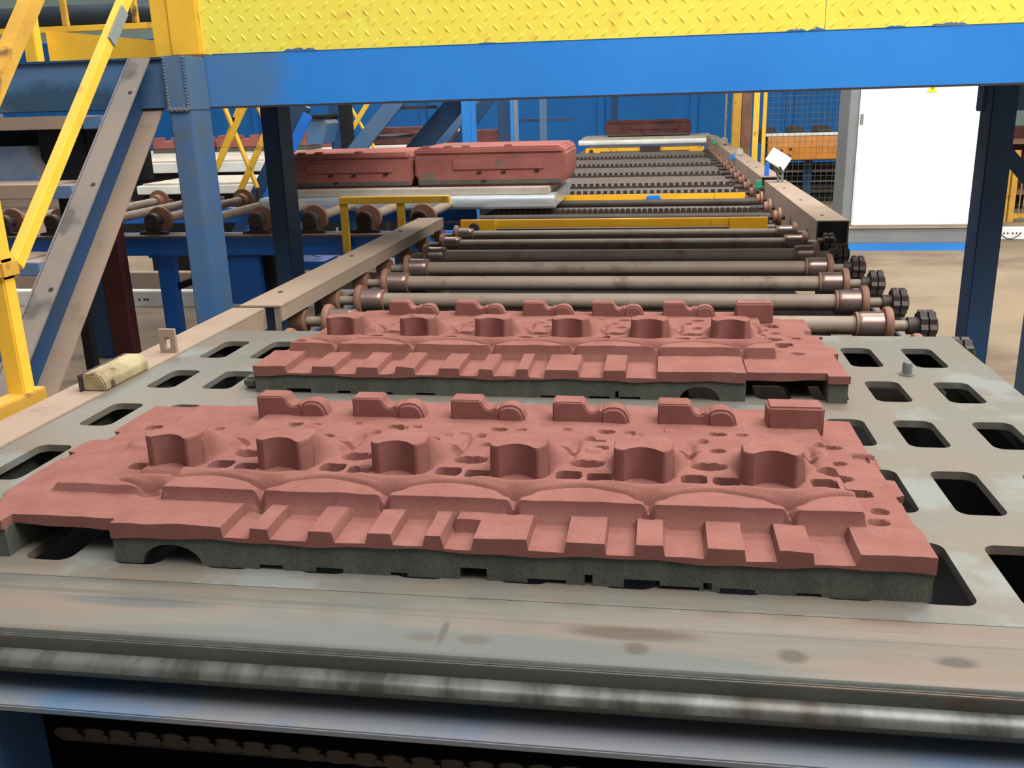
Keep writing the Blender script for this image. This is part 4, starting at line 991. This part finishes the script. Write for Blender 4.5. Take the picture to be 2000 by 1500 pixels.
MB().box(1.62, 4.2, 15.5, 15.6, -0.60, -0.555).part('pale_rail', M['white_edge'], T, 0.006)
MB().box(1.62, 4.2, 15.6, 16.6, -0.72, -0.60).part('bed', M['dark_iron'], T)
for i in range(6):
    MB().lathe((1.75+i*0.42, 15.75, -0.56), (0, 1, 0), [(0, 0.10), (0.8, 0.10)], 16).part('roller', M['dark_iron'], T)
for i in range(5):
    z = -0.95-0.16*i; MB().box(1.70, 4.2, 15.9, 16.4, z-0.05, z+0.05).part('rack_bar', M['black_void'] if i % 2 == 0 else M['dark_iron'], T)
for x in (1.75, 2.35, 3.0, 3.8):
    MB().box(x-0.06, x+0.06, 15.65, 15.8, -1.65, -0.72).part('leg', M['blue_dark'], T)
T = thing('orange_beam', 'dusty orange box beam behind the wire mesh', 'beam', (2.6, 15.2, -1.65))
MB().prism([(15.2, -0.945), (15.35, -0.945), (15.40, -0.60), (15.30, -0.60), (15.2, -0.74)], YZ, 1.67, 4.0).part('beam', M['plank_orange'], T, 0.006)
for x in (2.0, 2.9, 3.7):
    MB().lathe((x, 15.2, -0.78), (0, -1, 0), [(0, 0.02), (0.02, 0.02)], 8).part('bolt', M['dark_iron'], T)
MB().box(3.3, 3.4, 15.25, 15.35, -1.65, -0.945).part('leg', M['dark_iron'], T)
MB().box(1.75, 1.85, 15.25, 15.35, -1.65, -0.945).part('leg', M['dark_iron'], T)
T = thing('cable_duct', 'white cable duct with a row of holes right of the dark blue post', 'duct', (4.4, 11.45, -1.65))
MB().box(3.80, 5.6, 11.4, 11.55, -1.645, -1.515).part('body', M['white_cab'], T, 0.006)
for x in (3.885, 3.925, 3.965, 4.02, 4.06, 4.10):
    MB().lathe((x, 11.4, -1.572), (0, -1, 0), [(-0.002, 0.010), (0.002, 0.010)], 10).part('hole_plug', M['dark_iron'], T)
MB().sweep([(3.885+0.215*t/8, 11.39, -1.575-0.06*math.sin(math.pi*t/8)) for t in range(9)], 0.004).part('wire_loop', M['dark_iron'], T)
T = thing('gate_frame', 'yellow barred gate frame at the right edge behind the dark blue post', 'gate', (4.9, 13.0, -1.65))
for x in (4.44, 4.53):
    MB().box(x-0.035, x+0.035, 13.0, 13.05, -1.65, -0.74).part('post', M['yellow_dirty'], T, 0.004)
MB().box(4.56, 6.0, 13.0, 13.04, -1.60, -1.54).part('bottom_rail', M['yellow_dirty'], T)
MB().box(4.56, 6.0, 13.0, 13.04, -0.98, -0.94).part('mid_rail', M['cream_edge'], T)
b0 = None
for i in range(16):
    x = 4.62+i*0.05
    if b0 is None: b0 = MB().box(x-0.006, x+0.006, 13.0, 13.02, -1.55, -0.75).part('bar', M['cream_edge'], T)
    else: copy_part(b0, T, (i*0.05, 0, 0))
T = thing('storage_rack', 'brown storage rack behind the barred gate at the right edge', 'rack', (5.2, 14.5, -1.65))
for z in (-1.4, -1.05, -0.7): MB().box(4.3, 6.4, 14.3, 15.0, z-0.03, z+0.03).part('shelf', M['rust'], T)
for x in (4.35, 5.4, 6.35): MB().box(x-0.05, x+0.05, 14.3, 15.0, -1.65, -0.3).part('upright', M['dust_steel'], T)
MB().box(4.4, 6.3, 14.6, 14.95, -1.6, -0.5).part('back_sheet', M['dark_red'], T)

# ------------------------------------------------------------------ left background: column, duct, stair with yellow braces, blue columns
T = thing('floor_column', 'short column, dark red on one side and blue on the other, on the floor behind the stair', 'column', (-3.83, 5.9, -1.65))
MB().box(-3.93, -3.80, 5.86, 5.98, -1.65, -0.62).part('blue_half', M['blue_dark'], T, 0.004)
MB().box(-3.80, -3.66, 5.86, 5.98, -1.65, -0.62).part('red_half', M['dark_red'], T, 0.004)
MB().box(-3.99, -3.93, 5.9, 5.94, -1.34, -1.28).part('side_clip', M['dark_iron'], T)
T = thing('cable_duct', 'white cable duct low on the floor behind the bright blue leg', 'duct', (-4.4, 7.6, -1.65))
MB().box(-6.8, -2.6, 7.6, 7.72, -1.66, -1.515).part('body', M['white_edge'], T, 0.006)
for x in (-4.6, -4.55, -4.52, -3.9): MB().lathe((x, 7.6, -1.59), (0, -1, 0), [(-0.002, 0.012), (0.002, 0.012)], 8).part('hole_plug', M['dark_iron'], T)
T = thing('floor_beam', 'long dusty brown beam lying on the floor under the cross conveyor', 'beam', (-4.2, 9.3, -1.65))
MB().box(-8.5, -2.0, 8.3, 8.42, -1.65, -1.47).part('beam', M['dust_steel'], T, 0.005)
T = thing('back_stair', 'blue stair with two sloping stringers under the walkway in the middle distance', 'stair', (-2.9, 9.0, -1.65))
def sl_bar(p0, p1, w, h, nm, m, par): return MB().bar(p0, p1, w, h, side=(0, 1, 0)).part(nm, m, par, 0.003)
sl_bar((-3.80, 9.0, -1.30), (-2.40, 9.0, 0.16), 0.05, 0.15, 'stringer', M['blue_worn'], T)
sl_bar((-3.25, 9.7, -1.20), (-1.95, 9.7, 0.14), 0.05, 0.20, 'stringer', M['blue_dark'], T)
for k in range(5):
    x = -3.3+0.27*k; z = -0.80+0.27*k
    MB().box(x-0.02, x+0.24, 9.02, 9.68, z-0.03, z).part('tread', M['dark_iron'], T)
MB().box(-3.8, -3.7, 9.0, 9.1, -1.65, -1.15).part('foot', M['blue_dark'], T)
MB().box(-3.3, -3.2, 9.66, 9.76, -1.65, -1.15).part('foot', M['blue_dark'], T)
T = thing('blue_stringer', 'dark blue sloping stringer left of the dark post, in front of the yellow braces', 'stringer', (-3.9, 8.9, -1.65))
sl_bar((-4.32, 8.92, -1.40), (-3.40, 8.92, 0.06), 0.08, 0.16, 'web', M['blue_dark'], T)
sl_bar((-4.28, 8.84, -1.55), (-3.33, 8.84, -0.04), 0.02, 0.10, 'flange', M['blue_frame'], T)
MB().box(-4.45, -4.2, 8.85, 9.0, -1.65, -1.40).part('foot', M['blue_dark'], T)
T = thing('far_stringer', 'blue sloping stringer further right, ahead of the row of blue columns', 'stringer', (-2.3, 10.5, -1.65))
sl_bar((-2.9, 10.5, -0.90), (-2.02, 10.5, 0.12), 0.05, 0.18, 'web', M['blue_worn'], T)
sl_bar((-2.72, 10.9, -0.90), (-1.9, 10.9, 0.10), 0.05, 0.12, 'web', M['blue_dark'], T)
MB().box(-2.98, -2.85, 10.48, 10.6, -1.65, -0.82).part('foot', M['blue_dark'], T)
MB().box(-2.80, -2.68, 10.88, 10.98, -1.65, -0.82).part('foot', M['blue_dark'], T)
T = thing('blue_bin', 'blue hopper box with a dark lid hanging just right of the dark post', 'hopper', (-3.6, 10.0, -1.65))
MB().prism([(-3.80, -0.08), (-3.60, -0.09), (-3.56, -0.14), (-3.63, -0.36), (-3.80, -0.36)], XZ, 10.0, 10.4).part('body', M['blue_worn'], T, 0.005)
MB().box(-3.80, -3.56, 9.94, 10.4, -0.08, -0.05).part('lid', M['black_void'], T)
MB().box(-3.67, -3.56, 10.4, 10.55, -1.65, 0.2).part('column', M['blue_dark'], T, 0.004)
MB().box(-3.56, -3.44, 10.42, 10.55, -1.65, 0.2).part('column', M['black_void'], T, 0.004)
T = thing('brace_railing', 'crossed yellow braces and tubes of the railing behind the cross conveyor', 'railing', (-3.9, 8.5, -1.65))
MB().tube((-4.02, 8.45, 0.16), (-3.745, 8.45, -0.69), 0.022, 12).part('tube_brace', M['yellow_paint'], T)
MB().bar((-3.70, 8.42, 0.17), (-4.17, 8.42, -0.58), 0.02, 0.055, side=(0, 1, 0)).part('flat_brace', M['yellow_paint'], T)
MB().bar((-3.38, 8.42, 0.17), (-3.91, 8.42, -0.72), 0.02, 0.055, side=(0, 1, 0)).part('flat_brace', M['yellow_paint'], T)
MB().tube((-3.70, 8.45, 0.16), (-3.44, 8.45, -0.52), 0.022, 12).part('tube_brace', M['yellow_paint'], T)
tb = MB().tube((-3.83, 8.52, 0.13), (-4.12, 8.52, -0.40), 0.018, 10).part('tube_brace', M['yellow_paint'], T)
MB().tube((-3.925, 8.52, -0.045), (-3.965, 8.52, -0.118), 0.020, 10).part('black_band', M['black_void'], tb)
MB().tube((-3.745, 8.45, -0.69), (-3.745, 8.45, -1.65), 0.022, 10).part('foot_tube', M['dark_iron'], T)
MB().sweep([(-4.33, 8.4, -0.42), (-4.37, 8.4, -0.46), (-4.38, 8.4, -0.55), (-4.37, 8.4, -0.62), (-4.33, 8.4, -0.67)], 0.022).part('hoop', M['yellow_paint'], T)
T = thing('brace_railing', 'smaller crossed yellow braces right of the dark post', 'railing', (-3.3, 11.0, -1.65))
def far_b(px0, pz0, px1, pz1, y, r=0.02, flat=False):
    if flat: MB().bar((px0, y, pz0), (px1, y, pz1), 0.02, 0.055, side=(0, 1, 0)).part('flat_brace', M['yellow_paint'], T)
    else: MB().tube((px0, y, pz0), (px1, y, pz1), r, 10).part('tube_brace', M['yellow_paint'], T)
YB = 11.3
far_b(-3.75, 0.10, -3.34, -0.65, YB); far_b(-3.43, 0.12, -3.86, -0.46, YB-0.05, flat=True); far_b(-3.22, 0.12, -3.52, -0.38, YB+0.05)
far_b(-2.25, 0.08, -2.55, -0.42, YB); far_b(-2.50, -0.10, -2.32, -0.40, YB+0.04)
MB().tube((-3.34, YB, -0.65), (-3.34, YB, -1.65), 0.02, 8).part('foot_tube', M['dark_iron'], T)
MB().tube((-2.55, YB, -0.42), (-2.55, YB, -1.65), 0.02, 8).part('foot_tube', M['dark_iron'], T)
cl = [(-1.97, -1.84, 9.5, 'widest light blue column above the big red moulds', 'blue_beam'), (-1.475, -1.405, 9.5, 'blue column second from the left above the big red moulds', 'blue_beam'),
      (-1.44, -1.36, 11.6, 'thin blue column right of the pale edged one', 'blue_worn'), (-2.02, -1.87, 12.0, 'dark blue column behind, left of the pale edged one', 'blue_dark'),
      (-1.10, -0.94, 22.0, 'dark blue column against the back wall left of the far mould', 'blue_dark')]
for x0, x1, y, lab, mt in cl:
    T = thing('blue_column', lab, 'column', ((x0+x1)/2, y, -1.65), 'blue columns in the background')
    MB().box(x0, x1, y, y+0.12, -1.65, 0.35).part('shaft', M[mt], T, 0.004)
    if y == 12.0: MB().box(-1.88, -1.1, 12.0, 12.05, -0.22, -0.18).part('strut', M['blue_dark'], T)
    MB().box(x1-0.03, x1+0.004, y-0.004, y+0.02, -1.64, 0.35).part('edge_strip', M['grey_paint'] if x0 == -1.475 else M[mt], T)
T = thing('ventilation_pipe', 'fat dark ventilation pipe running across the top left', 'pipe', (-9.5, 14.5, 1.5))
MB().lathe((-14, 14.5, 1.52), (1, 0, 0), [(0, 0.17), (8.5, 0.17)], 28).part('pipe', M['dark_pipe'], T)
for x in (-11.5, -9.3, -7.4):
    MB().lathe((x, 14.5, 1.52), (1, 0, 0), [(0, 0.172), (0, 0.178), (0.04, 0.178), (0.04, 0.172)], 28).part('joint_band', M['dark_pipe'], T)
    MB().box(x-0.02, x+0.02, 14.48, 14.52, -1.65, 1.36).part('support', M['dark_iron'], T)
for o in bpy.data.objects:
    if '_o' in o: del o['_o']
